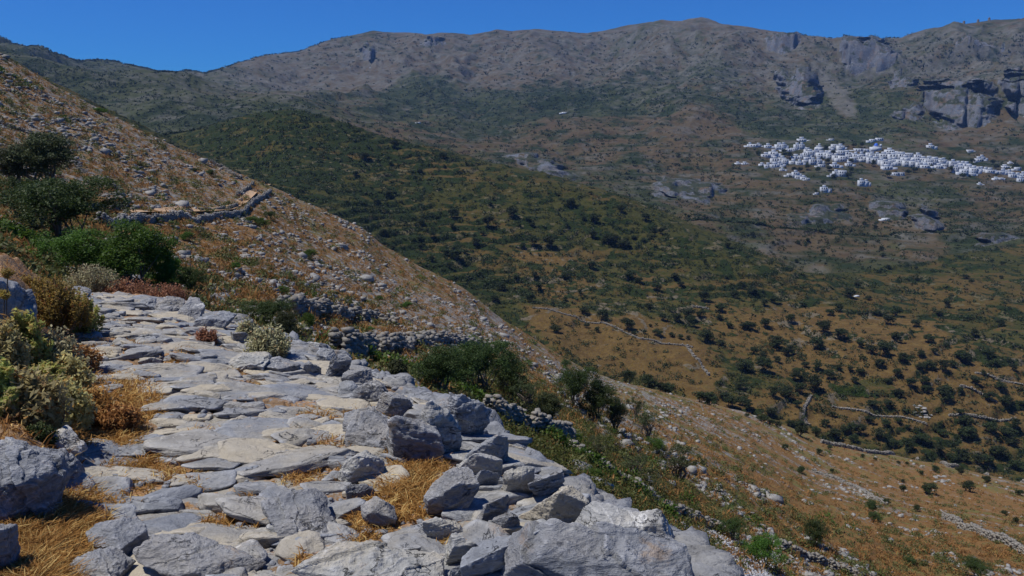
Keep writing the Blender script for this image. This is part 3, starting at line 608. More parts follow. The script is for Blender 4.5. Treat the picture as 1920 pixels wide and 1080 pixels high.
BR = [
 (-75,765,128,985,.50,'big blue-grey boulder with a white crusted edge at the lower left corner',M_ROCK,3,(.0,.45,.3),{'box':1.0,'facets':14}),
 (-70,478,62,740,1.25,'dark grey ridged rock standing upright beside the thistles at the left edge',M_ROCK_DARK,4,(-.1,.1,.2),{'dep':5.4,'D':.6}),
 (150,948,272,1050,.12,'smooth pale blue rock lying beside the big clump of orange grass',M_ROCK,5,(-.1,.3,-.3),{'box':1.0,'facets':16}),
 (120,1010,250,1100,.08,'flat blue-grey slab below the smooth pale blue rock at the bottom edge',M_ROCK,6,(-.1,.1,0),{'box':1.0,'facets':20}),
 (-70,955,28,1080,.3,'blue-grey rock cut off by the left edge beside the orange grass clump',M_ROCK,7,(0,0,.3),{}),
 (45,792,160,862,.20,'bluish slab with a bright white quartz top beside the small dark green bush',M_ROCK_PALE,8,(.1,-.1,.2),{}),
 (75,830,150,920,.14,'low blue-grey slab between the big left boulder and the path',M_ROCK,38,(.1,.1,.2),{}),
 (480,893,650,1045,.13,'domed dark blue outcrop with white veins in the middle of the path bottom',M_ROCK,9,(-.05,.12,.4),{'box':1.1,'facets':26,'sharp':26.}),
 (235,985,525,1110,.12,'broad blue-grey outcrop with fine stripes at the bottom edge left of centre',M_ROCK,10,(-.15,.1,.2),{'box':1.1,'facets':26,'sharp':26.}),
 (528,1000,860,1130,.16,'long tan-banded flat slab at the bottom centre of the path',M_ROCK_TAN,11,(.05,.05,-.1),{'box':.7}),
 (640,745,735,850,.16,'sloping blue-grey slab left of the bright standing block',M_ROCK,39,(.2,.2,.3),{}),
 (700,755,850,880,.40,'bright blue standing block with a steep smooth face above the dry grass',M_ROCK,12,(-.1,.3,.4),{'facets':9}),
 (765,742,880,858,.55,'rough pale crusted rock between the bright block and the overhanging boulder',M_ROCK_PALE,13,(.1,-.2,.2),{'rough':.07}),
 (826,722,927,826,.62,'rounded grey boulder with a dark overhanging underside at the path edge',M_ROCK_DARK,14,(.1,-.25,.1),{'sink':.1,'rough':.05}),
 (868,800,962,880,.40,'dark craggy rock under the overhanging boulder',M_ROCK_DARK,41,(.2,.2,.3),{}),
 (848,836,952,898,.26,'white-topped slab resting below the overhanging boulder',M_ROCK_PALE,15,(.05,.15,.3),{}),
 (880,872,942,912,.16,'small dark grey slab tucked under the white-topped slab',M_ROCK_DARK,16,(.1,.35,.4),{}),
 (790,872,905,962,.22,'smooth blue rock with a notched lower edge right of the dry grass',M_ROCK,17,(.1,-.3,.5),{'facets':8}),
 (885,902,960,985,.30,'angular blue block with a light front corner in the tumbled rocks',M_ROCK,18,(.2,.2,.6),{'facets':7}),
 (935,860,1010,930,.26,'square blue-grey block between the white-topped slab and the pointed slab',M_ROCK_TAN,19,(.1,.1,.2),{'facets':7}),
 (975,868,1082,928,.30,'pointed blue slab leaning on the outer edge of the path wall',M_ROCK,20,(.15,-.25,.5),{'facets':7}),
 (912,955,980,992,.16,'light streaked stone lying in front of the angular blue block',M_ROCK,21,(.1,.2,.1),{}),
 (968,905,1146,985,.34,'long layered grey-brown slab with a dark front face at the path edge',M_ROCK_TAN,22,(-.05,.08,.12),{'box':.75,'facets':6}),
 (858,962,1090,1085,.42,'long leaning rock with dark shaded face behind the bottom right slab',M_ROCK_DARK,23,(.1,-.35,.35),{'facets':7}),
 (1060,945,1290,1040,.34,'grey layered rock with a white band above the bottom right slab',M_ROCK_PALE,24,(.05,.1,-.1),{'box':.75,'facets':7}),
 (890,985,1360,1150,.36,'huge smooth light blue slab filling the bottom right of the path edge',M_ROCK,25,(.0,.12,-.05),{'box':.75,'facets':8}),
 (785,963,880,1008,.12,'flat grey slab propped over dry grass near the bottom centre',M_ROCK_TAN,26,(.15,.1,.2),{}),
 (815,992,912,1060,.22,'rounded pinkish-grey stone below the propped flat slab',M_ROCK_TAN,27,(.1,.1,.1),{'facets':12}),
 (835,1040,905,1095,.14,'pale blue stone at the bottom edge beside the huge light slab',M_ROCK,42,(.1,.1,.1),{}),
 (633,832,725,905,.22,'tan-grey rock with a dark left side left of the dry grass clump',M_ROCK_TAN,28,(.1,.3,.3),{}),
 (670,915,745,990,.16,'small upright grey stone among gravel and orange litter',M_ROCK,29,(.3,.3,.5),{}),
 (640,900,708,938,.12,'low blue-grey stone above the gravel patch',M_ROCK,30,(.1,.1,.4),{}),
 (364,572,440,620,.32,'grey block with a black shadowed underside at the far path edge',M_ROCK_DARK,31,(.05,.1,.1),{'sink':.05,'facets':6}),
 (330,560,385,600,.24,'blue-grey block left of the shadowed far block',M_ROCK,43,(.1,.1,.1),{}),
 (255,553,300,582,.18,'small grey block standing at the far end of the path below the green bush',M_ROCK_DARK,44,(.1,.2,.1),{}),
 (288,558,345,590,.16,'low pointed slab at the far end of the path',M_ROCK,45,(.1,.2,.1),{}),
 (125,535,170,565,.18,'pale slab at the far left start of the path edge',M_ROCK,46,(.1,.2,.1),{}),
 (420,655,505,695,.14,'flat grey slab at the right edge halfway along the path',M_ROCK_TAN,47,(.05,.1,.1),{'box':.75}),
 (430,615,475,645,.22,'rounded grey stone below the far shadowed block',M_ROCK,48,(.1,.2,.1),{}),
 (480,664,562,700,.13,'thin blue slab with a broken right end by the dry grey shrub',M_ROCK,49,(.05,.1,.1),{'box':.75}),
 (562,672,606,706,.26,'dark blue pointed stone in the rubble beside the path',M_ROCK_DARK,50,(.3,.2,.1),{}),
 (600,655,650,712,.36,'blue block with flat front face in the rubble beside the path',M_ROCK,51,(.1,.2,.6),{'facets':6}),
 (575,635,625,668,.26,'jagged white-flecked stone on top of the rubble',M_ROCK_PALE,52,(.3,.2,.1),{}),
 (590,650,640,690,.20,'grey stone wedged behind the blue block in the rubble',M_ROCK_DARK,152,(.3,.2,.1),{}),
 (596,642,624,666,.20,'small round grey stone above the rubble by the ochre bank',M_ROCK_DARK,53,(.1,.2,.1),{}),
 (640,680,705,722,.20,'flat-topped blue rock at the path edge below the ochre bank',M_ROCK,54,(.1,.1,.1),{}),
 (655,700,750,760,.26,'weathered blue-grey rock in front of the ochre bank',M_ROCK,55,(.1,.2,.2),{}),
 (632,705,680,745,.16,'split dark blue stone by the orange grass strip',M_ROCK_DARK,56,(.1,.2,.2),{}),
 (700,722,780,780,.24,'grey rock between the ochre bank and the bright standing block',M_ROCK,57,(.1,.2,.2),{}),
]
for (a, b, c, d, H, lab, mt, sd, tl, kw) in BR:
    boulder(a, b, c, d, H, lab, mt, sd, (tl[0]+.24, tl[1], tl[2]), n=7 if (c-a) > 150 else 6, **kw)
# the flat stones of the path, laid like a rough pavement
PVs, PFs, PT = [], [], []; off = 0; rr = np.random.default_rng(404)
pv_var = [rock_geo(4, 1300+k, (1, 1, .34), 16, .80, .034, sharp=70., strata=.03) for k in range(14)]
for iy in range(92):
    for ix in range(-58, 20):
        cy = 2.15+iy*.13+rr.uniform(-.07, .07); cx = ix*.235+(iy % 2)*.12+rr.uniform(-.10, .10)+.12*cy*0
        if cy > 13.8: continue
        t = cx/cy; j = int(np.searchsorted(tf_, t)); i = int(np.searchsorted(Yf, cy))
        if j < 2 or j >= len(tf_)-2: continue
        if cy > crestY[0, j]*1.03 or bank[i, j] > .4: continue
        if spot[i, j] > .35 or rr.random() < .20: continue
        big_ = rr.random() < .13; w_ = rr.uniform(.19, .40)*(1.9 if big_ else 1); d_ = w_*rr.uniform(.45, .9); th = rr.uniform(.055, .11)
        q, f = pv_var[rr.integers(14)]; a = rr.normal()*.35+.2; ca, sa_ = math.cos(a), math.sin(a); tx, ty = rr.normal(size=2)*.10
        x = q[:, 0]*w_; y = q[:, 1]*d_; z = q[:, 2]/.34*th + x*tx + y*ty
        z0_ = Zf0[i, j]+(zsl[i, j])*.5+rr.uniform(-.012, .008)+(.0 if not big_ else .004)
        dzx = (Zf0[i, min(j+12, len(tf_)-1)]-Zf0[i, j-12])/(Xf[i, min(j+12, len(tf_)-1)]-Xf[i, j-12]); dzy = (Zf0[min(i+10, len(Yf)-1), j]-Zf0[i-10, j])/(Yf[min(i+10, len(Yf)-1)]-Yf[i-10])
        xr_ = x*ca-y*sa_; yr_ = x*sa_+y*ca; dzx = np.clip(dzx, -.3, .3); dzy = np.clip(dzy, -.45, .25)
        PVs.append(np.stack([cx+xr_, cy+yr_, z0_-th*.36+z+dzx*xr_+dzy*yr_], 1)); PFs.append(f+off); off += len(q); PT.append(np.full(len(q), rr.random()))
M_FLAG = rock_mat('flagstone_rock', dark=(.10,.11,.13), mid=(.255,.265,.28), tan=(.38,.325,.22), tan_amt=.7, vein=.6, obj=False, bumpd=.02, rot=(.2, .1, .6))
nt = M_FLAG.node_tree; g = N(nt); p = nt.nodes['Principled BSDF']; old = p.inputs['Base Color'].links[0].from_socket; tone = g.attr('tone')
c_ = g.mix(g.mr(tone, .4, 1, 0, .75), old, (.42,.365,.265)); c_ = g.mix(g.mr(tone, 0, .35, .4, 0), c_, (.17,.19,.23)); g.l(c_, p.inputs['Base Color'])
tag(mesh('path_paving', np.vstack(PVs), [np.vstack(PFs)], M_FLAG, smooth=True, attrs={'tone': np.concatenate(PT)}), kind='structure')
# loose stones lying on the path and along its outer edge
def scatter_rocks(pts, sizes, n, nvar, seed, flat=.6):
    """many small stones as one heap: arrays of vertices and faces"""
    Vs, Fs = [], []; off = 0; rr = np.random.default_rng(seed)
    var = [rock_geo(n, 900+seed*10+k, (1, .8, flat), 7, .6, .05, strata=0) for k in range(nvar)]
    for p_, s_ in zip(pts, sizes):
        v, f = var[rr.integers(nvar)]; a = rr.uniform(0, 6.28); ca, sa_ = math.cos(a), math.sin(a)
        q = v*s_*rr.uniform(.7, 1.3, 3); q = np.stack([q[:, 0]*ca-q[:, 1]*sa_, q[:, 0]*sa_+q[:, 1]*ca, q[:, 2]+q[:, 0]*rr.uniform(-.3, .3)], 1)
        Vs.append(q+p_); Fs.append(f+off); off += len(v)
    return np.vstack(Vs), np.vstack(Fs)
pts, sz = [], []
for _ in range(5200):
    y = math.exp(RNG.uniform(math.log(2.4), math.log(14))); t = RNG.uniform(-.62, .35); j = np.searchsorted(tf_, t); i = np.searchsorted(Yf, y)
    if y > crestY[0, j]*1.08: continue
    edge = np.exp(-abs(y-crestY[0, j])/crestY[0, j]/.08) if t > -.35 else 0
    l_ = litter[i, j]
    if RNG.random() > .10+.5*l_+.6*edge: continue
    s_ = .02+.05*RNG.random()**2+(.14*edge*RNG.random() if edge > .3 else 0)
    if bank[i, j] > .5: s_ *= .8
    pts.append((t*y, y, Zf[i, j]+s_*.1)); sz.append(s_)
v, f = scatter_rocks(pts, sz, 2, 10, 1)
tag(mesh('loose_stones', v, [f], M_RUBBLE, smooth=False), 'small loose grey stones and chips lying in the gaps of the rocky path', 'stones', kind='stuff')
# rubble of the outer retaining wall, seen over the edge
pts, sz = [], []
for _ in range(1500):
    t = RNG.uniform(-.36, .32); j = np.searchsorted(tf_, t); y = crestY[0, j]*RNG.uniform(.97, 1.18); i = np.searchsorted(Yf, y).clip(0, len(Yf)-1)
    s_ = RNG.uniform(.10, .30); pts.append((t*y, y, Zf[i, j]-.02)); sz.append(s_)
v, f = scatter_rocks(pts, sz, 3, 8, 2, .7)
tag(mesh('rubble', v, [f], M_RUBBLE, smooth=False), 'tumbled blue-grey rubble stones along the outer edge of the path', 'rubble', kind='stuff')

# ------------------------------------------------------------------ leaves, trunks, trees
def leafset(cen, rad, n_each, size, rg_, flat=1., aspect=.5, up=0., face=.45):
    """small leaf faces spread through clumps; cen (k,3), rad (k,) or (k,3)"""
    cen = np.asarray(cen, float); k = len(cen); rad = np.asarray(rad, float)
    if rad.ndim == 1: rad = np.stack([rad, rad, rad*flat], 1)
    n = k*n_each; ci = np.repeat(np.arange(k), n_each)
    d = rg_.normal(size=(n, 3)); d /= np.linalg.norm(d, axis=1)[:, None]; r = rg_.uniform(.35, 1.05, n)**.7
    c = cen[ci]+d*r[:, None]*rad[ci]
    a = rg_.normal(size=(n, 3)); a[:, 2] += up; a /= np.linalg.norm(a, axis=1)[:, None]
    nr_ = d*.6+rg_.normal(size=(n, 3))*.6; nr_[:, 2] += face; b = np.cross(a, nr_); b /= (np.linalg.norm(b, axis=1)[:, None]+1e-9)
    s_ = size*rg_.uniform(.6, 1.4, n)[:, None]
    P = np.stack([c-a*s_, c+b*s_*aspect, c+a*s_, c-b*s_*aspect], 1).reshape(-1, 3)
    rn = np.repeat(np.clip(rg_.uniform(0, 1, n)*.75+rg_.uniform(0, 1, k)[ci]*.35-.05, 0, 1), 4)
    return P, np.arange(n*4).reshape(-1, 4), rn
def tube(pts, radii, sides=6):
    pts = np.asarray(pts, float); Vs = []
    for i, p_ in enumerate(pts):
        d = pts[min(i+1, len(pts)-1)]-pts[max(i-1, 0)]; d /= np.linalg.norm(d)+1e-9
        a = np.cross(d, (0.3, .9, .1)); a /= np.linalg.norm(a); b_ = np.cross(d, a); th = np.arange(sides)/sides*2*math.pi
        Vs.append(p_+radii[i]*(np.cos(th)[:, None]*a+np.sin(th)[:, None]*b_))
    Vs = np.vstack(Vs); Fs = []
    for i in range(len(pts)-1):
        for j in range(sides): Fs.append((i*sides+j, i*sides+(j+1) % sides, (i+1)*sides+(j+1) % sides, (i+1)*sides+j))
    return Vs, np.array(Fs)
def join(parts):
    Vs, Fs = [], []; off = 0
    for v, f in parts: Vs.append(v); Fs.append(f+off); off += len(v)
    return np.vstack(Vs), np.vstack(Fs)
def crown_clumps(rg_, k, z0, z1, w=.5, gap=.25, lob=4, sp=1.):
    """clump centres of an uneven crown one unit wide between z0 and z1: a few lobes, each made of clumps"""
    L = []; zc = (z0+z1)/2; hz_ = (z1-z0)/2
    for i in range(lob):
        a = i/lob*6.28+rg_.uniform(-.5, .5); q = rg_.uniform(.12, .30)*sp; L.append((q*math.cos(a), q*math.sin(a), zc+rg_.uniform(-.35, .35)*hz_, rg_.uniform(.20, .30)))
    L.append((0, 0, zc+.25*hz_, .26)); out = []
    for i in range(k):
        lx, ly, lz, lr = L[rg_.integers(len(L))]; d = rg_.normal(size=3); d /= np.linalg.norm(d); q = lr*rg_.uniform(.45, 1.0)
        z = lz+d[2]*q*hz_/.42
        out.append((lx+d[0]*q, ly+d[1]*q, np.clip(z, z0, z1)))
    return np.array(out)
def make_tree(kind, seed, name='tree', z0=.2, k=60, n_each=40, leaf=.02, mat=None, stems=3, trunk_r=.03, clump=.085, sides=6, twoparts=True, up=0., sp=1.):
    rg_ = np.random.default_rng(seed); cc = crown_clumps(rg_, k, z0+.06, .94, lob=rg_.integers(3, 6), sp=sp)
    P, Fq, rn = leafset(cc, rg_.uniform(.6, 1.3, k)*clump, n_each, leaf, rg_, .8, up=up)
    tr = []
    for i in range(stems):
        a = i/stems*6.28+rg_.uniform(-.4, .4); tgt = cc[rg_.integers(len(cc))]
        b0 = np.array([.03*math.cos(a), .03*math.sin(a), -.06]); m1 = np.array([.09*math.cos(a), .09*math.sin(a), z0*.7+.05])+rg_.normal(size=3)*.02
        m2 = m1*.5+tgt*.5+rg_.normal(size=3)*.03
        tr.append(tube([b0, m1, m2, tgt], [trunk_r, trunk_r*.7, trunk_r*.4, trunk_r*.12], sides))
        for q in range(4):
            t2 = cc[rg_.integers(len(cc))]; tr.append(tube([m1, (m1+t2)/2+rg_.normal(size=3)*.03, t2], [trunk_r*.45, trunk_r*.25, trunk_r*.08], max(4, sides-2)))
    tv, tf2 = join(tr); root = empty(name, (0, 0, 0))
    mesh('crown', P, [Fq], mat, parent=root, attrs={'rnd': rn}); mesh('trunk', tv, [tf2], M_BARK, parent=root, smooth=True)
    return root
def dup(root):
    c = root.copy(); C.objects.link(c)
    for ch in root.children:
        d = ch.copy(); C.objects.link(d); d.parent = c
    return c
PROTO = {}
def proto(key, **kw):
    PROTO[key] = [make_tree(key, sd, **kw) for sd in kw.pop('seeds')] if False else PROTO.get(key)
used = set()
KINDS = {
 'olive': dict(name='olive_tree', z0=.06, sp=.75, k=170, n_each=110, leaf=.012, mat=M_OLIVE, stems=3, trunk_r=.030, clump=.09),
 'bare':  dict(name='olive_tree', z0=.28, k=60, n_each=60, leaf=.013, mat=M_OLIVE, stems=5, trunk_r=.034, clump=.06),
 'dark':  dict(name='evergreen_shrub', z0=.0, k=170, n_each=110, leaf=.011, mat=M_DARK, stems=3, trunk_r=.022, clump=.085),
 'green': dict(name='green_shrub', z0=.0, k=150, n_each=110, leaf=.012, mat=M_GREEN, stems=3, trunk_r=.02, clump=.09),
 'valley': dict(name='tree', sp=.62, z0=.04, k=64, n_each=42, leaf=.03, mat=M_VALLEY, stems=2, trunk_r=.030, clump=.10, sides=4),
 'vshrub': dict(name='shrub', sp=.6, z0=.0, k=50, n_each=36, leaf=.034, mat=M_VALLEY, stems=1, trunk_r=.02, clump=.11, sides=4)}
NV = {'olive': 3, 'bare': 2, 'dark': 3, 'green': 3, 'valley': 5, 'vshrub': 3}
pool = {}
def place_tree(kind, loc, w, h, rz, label, cat, group=None):
    v = RNG.integers(NV[kind]); key = (kind, int(v))
    if key not in pool: root = make_tree(kind, 50+int(v)*7+sum(map(ord, kind)) % 50, **KINDS[kind]); pool[key] = root
    else: root = dup(pool[key])
    root.location = loc; root.rotation_euler = (0, 0, rz); root.scale = (w, w, h)
    tag(root, label, cat, group); return root
# (x, base y, width px, height px, kind, name label) near trees and shrubs on the hillside, one by one
NT = [
 (62,362,150,112,'olive','round olive tree with three dark trunks on the upper left slope','bare'),
 (20,352,90,80,'olive','smaller olive crown behind the three-trunked olive tree at the left edge',0),
 (105,462,200,125,'dark','wide dark olive thicket below the three-trunked olive tree',0),
 (50,425,110,90,'dark','dark left end of the olive thicket at the left edge',0),
 (155,530,150,105,'green','left half of the big bright green bush at the path start',0),
 (235,548,180,135,'green','tallest bright green bush at the far end of the path',0),
 (298,545,85,85,'green','small right shoulder bush beside the tallest bright green bush',0),
 (352,555,58,54,'dark','small dark round tree right of the bright green bush',0),
 (495,617,90,52,'dark','dark green spreading bush beyond the far path edge',0),
 (535,640,52,58,'olive','little tree with a bare forked trunk above the ochre bank',0),
 (577,617,38,36,'green','small green bush right of the little forked tree',0),
 (820,738,110,92,'dark','left end bush of the dark grove behind the overhanging boulder',0),
 (865,740,100,90,'dark','second bush from the left in the dark grove behind the boulder',0),
 (905,738,104,104,'dark','tallest bush of the dark grove behind the overhanging boulder',0),
 (955,748,88,90,'dark','bush with a ragged crown at the right end of the dark grove',0),
 (988,775,60,70,'bare','thin open olive tree between the dark grove and the stone wall',0),
 (1027,802,66,66,'olive','olive tree with visible twisted trunk standing on orange grass above the wall',0),
 (1082,770,78,84,'dark','dark evergreen bush upslope of the olive tree on orange grass',0),
 (1120,792,80,80,'dark','broad dark bush in the middle of the row above the green herbs',0),
 (1155,808,46,62,'olive','small olive with a thin trunk at the right end of the dark bushes',0),
 (1194,792,40,62,'bare','narrow grey olive tree standing alone on the slope',0),
 (1213,824,60,60,'bare','bushy grey-green olive below the narrow grey olive tree',0),
 (1080,840,32,34,'green','bright green bush touching the end of the stone wall',0),
 (1118,865,62,46,'bare','spindly olive with a pale trunk below the stone wall corner',0),
 (1111,912,54,34,'green','bright green mound bush beside the crumbling wall at the path edge',0),
 (1230,850,44,34,'green','bright green leafy bush among grey shrubs on the right slope',0),
 (1190,905,60,50,'bare','half-bare olive with twisting branches on white rock',0),
 (1243,968,30,24,'green','small bright green ball bush below the half-bare olives',0),
 (1275,905,86,70,'bare','leaning dark olive with bare branches pointing right',0),
 (1215,920,60,36,'bare','low tangled half-dead olive below the twisting olive',0),
 (1375,1015,48,42,'dark','dark round shrub standing beside the scree patch',0),
 (1430,1062,80,62,'green','large bright green bush beside the grey scree at the bottom right',0),
 (1530,1028,54,54,'dark','round dark green tree alone on the orange slope at lower right',0),
 (1638,960,34,24,'dark','upper of the two dark bushes on the orange slope',0),
 (1642,980,34,20,'dark','lower of the two dark bushes on the orange slope',0),
 (1502,888,20,16,'dark','small dark round bush near the thin rock line on the slope',0),
 (1838,1085,52,34,'dark','dark bush cut by the bottom edge at the lower right',0),
 (1708,1060,22,16,'dark','small dark bush between the two lower right walls',0),
 (490,425,32,20,'green','small green bush at the outer side of the hillside footpath bend',0),
 (468,418,30,14,'green','low green bush just below the hillside footpath wall',0),
 (580,485,30,22,'green','bright green bush alone in the middle of the rocky slope',0),
 (348,452,26,20,'green','bright green bush below the footpath retaining wall',0),
 (442,508,22,20,'green','small yellow-green bush midway down the rocky slope',0),
 (185,213,26,13,'green','dark green bush on the skyline of the rocky slope',0),
 (395,330,20,14,'dark','small dark bush above the hillside footpath near the skyline',0),
 (762,578,26,14,'green','light green bush halfway along the rocky slope',0),
 (1060,690,26,18,'dark','small dark bush beside a dead tree on the rocky ridge line',0),
 (365,322,14,8,'dark','tiny dark bush left of the small dark skyline bush',0),
 (710,565,20,12,'green','small pale green bush among rocks on the mid slope',0),
 (505,412,20,18,'dark','dark bush at the outer corner of the footpath bend',0),
 (930,655,22,12,'green','small green bush near the lower rocky ridge',0),
 (690,622,26,12,'green','low green bush by the long broken stone wall',0),
 (530,552,24,18,'green','green bush between the little forked tree and the skyline',0),
]
for (x, yb, wp, hp, kd, lab, _) in NT:
    P_ = hit(x, yb, 17.6); w_m = wp*P_[1]/F; h_m = hp*P_[1]/F*1.05
    place_tree(kd, P_+np.array([0, w_m*.2, -.05*h_m]), w_m*(1.22 if wp > 45 else 1.1), h_m*(1.15 if wp > 45 else 1), RNG.uniform(0, 6.28), lab, 'tree' if kd in ('olive', 'bare') or 'tree' in lab else 'bush')

# ------------------------------------------------------------------ valley trees
c6 = [(260,15,55),(195,30,40),(340,45,60),(405,122,50),(310,140,55),(245,145,50),(175,145,30),(90,185,100),(350,210,90),(395,245,60),(500,218,70),(300,262,45),(265,240,40),(235,292,120),(300,300,90),(355,272,40),(420,335,60),(490,370,90),(550,330,60),(505,300,50),(460,290,40),(585,300,35),(628,305,35),(665,312,42),(740,290,50),(825,268,50),(800,190,55),(755,240,80),(705,235,60),(665,215,50),(590,175,100),(530,150,90),(550,95,45),(625,25,60),(770,125,60),(870,138,45),(800,95,70),(920,195,55),(895,250,40),(945,240,35),(890,300,50),(930,295,70),(975,300,60),(1040,255,70),(1060,270,60),(1010,290,50),(770,350,40),(805,320,50),(855,360,60),(905,350,60),(910,385,50),(710,435,55),(770,435,55),(810,400,50),(980,405,80),(1040,385,35),(1145,410,55),(1210,430,65),(1270,440,40),(1095,350,60),(1190,370,60),(1125,320,30),(1145,255,60),(155,412,55),(100,415,60),(220,430,60),(65,460,60),(340,400,60),(390,400,80),(440,385,60),(430,440,45),(355,540,40),(240,510,28),(300,510,60),(330,515,40),(405,510,45),(440,515,55),(500,550,50),(440,560,60),(535,510,45),(560,475,40),(620,540,70),(665,540,60),(735,555,70),(700,500,50),(760,510,50),(810,500,40),(805,542,25),(840,522,25),(570,550,70),(640,570,50),(790,590,55),(845,595,65),(905,572,65),(880,570,50),(970,545,50),(943,532,30),(1040,470,45),(1060,510,70),(1060,545,90),(1085,550,50),(1155,530,80),(1215,550,90),(1245,520,60),(1230,580,60),(960,610,55),(1010,640,60),(1050,640,70),(1105,650,60),(1140,650,60),(1190,625,80),(1175,620,70),(1245,670,60),(1040,690,48),(945,683,40),(895,697,30),(1140,722,48),(1070,750,65),(920,758,75),(825,757,38),(722,643,20),(810,655,22),(445,682,35),(857,1022,40),(1260,770,40),(510,617,35),(550,600,30),(385,600,35),(675,633,25),(840,660,20),(560,688,20),(825,725,25),(1245,897,25),(1205,850,15),(750,940,25)]
VT = [(1280+x/2, 540+y/2, w/2) for x, y, w in c6]
VT += [(1234,625,26),(1258,629,15),(1276,633,16),(1291,634,14),(1208,623,14),(1219,611,10),(1242,597,22),(1217,580,22),(1270,598,26),(1296,606,30),(1367,612,18),(1395,612,24),(1410,614,22),(1177,612,36),(1188,626,14),(1100,612,16),(1042,619,28),(1120,620,16),(1130,595,30),(1095,585,25),(927,562,24),(995,562,28),(1070,384,28),(1115,412,36),(1112,443,22),(1140,450,30),(1170,460,30),(850,402,30),(960,402,30),(915,418,36),(1000,455,30),(1030,458,34),(892,456,24),(855,480,40),(838,476,24),(790,464,24),(685,297,30),(832,292,20),(740,274,24),(1002,518,18),(968,522,20),(1140,760,14),(1175,762,40),(1212,765,44),(1250,765,36),(1290,590,30),(1225,730,30),(1255,738,24),(1330,755,40),(1370,757,34),(1400,760,30),(1445,775,30),(1110,500,24),(1060,520,22),(1010,540,24),(940,540,26),(1180,520,30),(1230,540,26),(1265,520,20),(1320,560,30),(1350,580,26),(1210,410,22),(1165,395,20),(700,470,30),(720,440,24),(760,500,28)]
n_hand = len(VT)
k_ = 0
while len(VT) < 300 and k_ < 20000:
    k_ += 1; x = RNG.uniform(660, 1920); y = RNG.uniform(300, 760)
    P_ = hit(x, y, 200)
    if P_[1] < 255 or P_[1] > 760: continue
    if RNG.random() > cov(P_[0], P_[1], 1)**1.5: continue
    w_ = RNG.uniform(3.5, 7)*F/P_[1]
    if min((abs(x-a)+2*abs(y-b)) for a, b, c in VT) < w_*.9: continue
    VT.append((x, y+w_*.3, w_))
ANC = [(1645,722,'just above the green vineyard plot'),(1520,725,'by the left side of the green vineyard plot'),(1710,745,'beside the pale bare rock patch in the valley'),(1780,740,'right of the pale bare rock patch in the valley'),(1850,745,'at the right edge beyond the pale rock patch'),(1600,765,'on the walled strip left of the pale rock patch'),(1500,790,'by the forked stone wall in the valley'),(1440,760,'left of the forked stone wall in the valley'),(1560,810,'above the left part of the long valley wall'),(1660,830,'above the middle of the long valley wall'),(1760,850,'above the right part of the long valley wall'),(1850,860,'at the right end of the long valley wall'),(1860,800,'in the dense grove at the right edge'),(1800,790,'in the grove above the long wall'),
 (1700,690,'in the upper orange field right of the vineyard'),(1770,680,'in the orange field below the shaded terraces'),(1850,680,'near the right edge below the shaded terraces'),(1610,690,'in the row above the vineyard field'),(1540,680,'in the dark grove uphill left of the vineyard'),(1450,720,'in the dense thicket above the forked wall'),(1400,690,'at the top of the dense thicket above the forked wall'),(1440,640,'near the big dark clump in mid valley'),(1360,610,'right of the brown ploughed field'),(1250,630,'in the row on the small orange field'),(1280,600,'at the upper edge of the small orange field'),(1130,610,'along the wall across the pale orange meadow'),(1040,620,'on the left side of the pale orange meadow'),(1200,765,'in the hedge line below the orange meadow'),(1350,760,'in the hedge line behind the brown slope'),
 (940,550,'just beyond the rocky slope edge'),(1100,430,'in the dark clumps on the green hill flank'),(1180,460,'below the dark clumps on the hill flank'),(1050,380,'under the crag on the green hill flank'),(900,410,'on the middle terraces of the green hill'),(850,480,'low on the green hill above the rocky slope'),(700,290,'near the crest of the green hill'),(820,290,'beside the tan field on the hill crest'),(720,450,'at the foot of the green hill'),(1010,460,'around the tan path on the green hill'),(1250,530,'on the lower terraces right of the green hill'),(1380,520,'below the long spur right of the hill'),(1500,560,'high in the valley under the spur'),(1560,620,'in mid valley below the spur'),(1640,590,'near the little white hut in the valley'),(1740,610,'on the shaded terraces at right'),(1850,600,'on the shaded slope at the right edge'),(1640,650,'in the middle of the wide orange fields'),(1320,480,'along the spur behind the terraces'),(1650,520,'on the slope left of the dark ravine'),(1800,540,'below the dark ravine'),
 (1650,880,'alone on the brown slope below the long wall'),(1800,900,'on the brown slope below the right part of the wall'),(1740,920,'on the open brown slope at lower right'),(1900,990,'at the lower right edge of the brown slope'),(1540,845,'on the brown slope below the forked wall'),(1470,850,'on the upper left of the brown slope'),(1150,540,'above the pale orange meadow'),(1000,520,'between the green hill and the orange meadow')]
ORD = ['first','second','third','fourth','fifth','sixth','seventh','eighth','ninth','tenth','eleventh','twelfth','thirteenth','fourteenth','fifteenth','sixteenth','seventeenth','eighteenth','nineteenth','twentieth']
zone = {}
for i, (x, y, w_) in enumerate(VT):
    a = min(range(len(ANC)), key=lambda q: (ANC[q][0]-x)**2+4*(ANC[q][1]-y)**2); zone.setdefault(a, []).append(i)
LABT = {}
for a, ids in zone.items():
    ids.sort(key=lambda i: VT[i][0])
    for r_, i in enumerate(ids):
        w_ = VT[i][2]; adj = 'large' if w_ > 38 else ('small' if w_ < 20 else 'mid-sized')
        LABT[i] = f'{adj} dark green tree {ANC[a][2]}' if len(ids) == 1 else f'{adj} tree {ANC[a][2]}, {ORD[r_]} from left'
for i, (x, y, w_) in enumerate(VT):
    rr_ = w_*.30; P_ = hit(x, y+rr_*.6, 120 if (x > 1440 and y > 835) or y > 880 else 215); w_m = np.clip(w_*P_[1]/F, 1.6, 10); h_m = w_m*RNG.uniform(.72, .98)
    place_tree('valley' if w_ > 16 else 'vshrub', P_+np.array([0, 0, -.04*h_m]), w_m*1.12, h_m*.92, RNG.uniform(0, 6.28), LABT[i], 'tree', 'trees scattered over the valley')

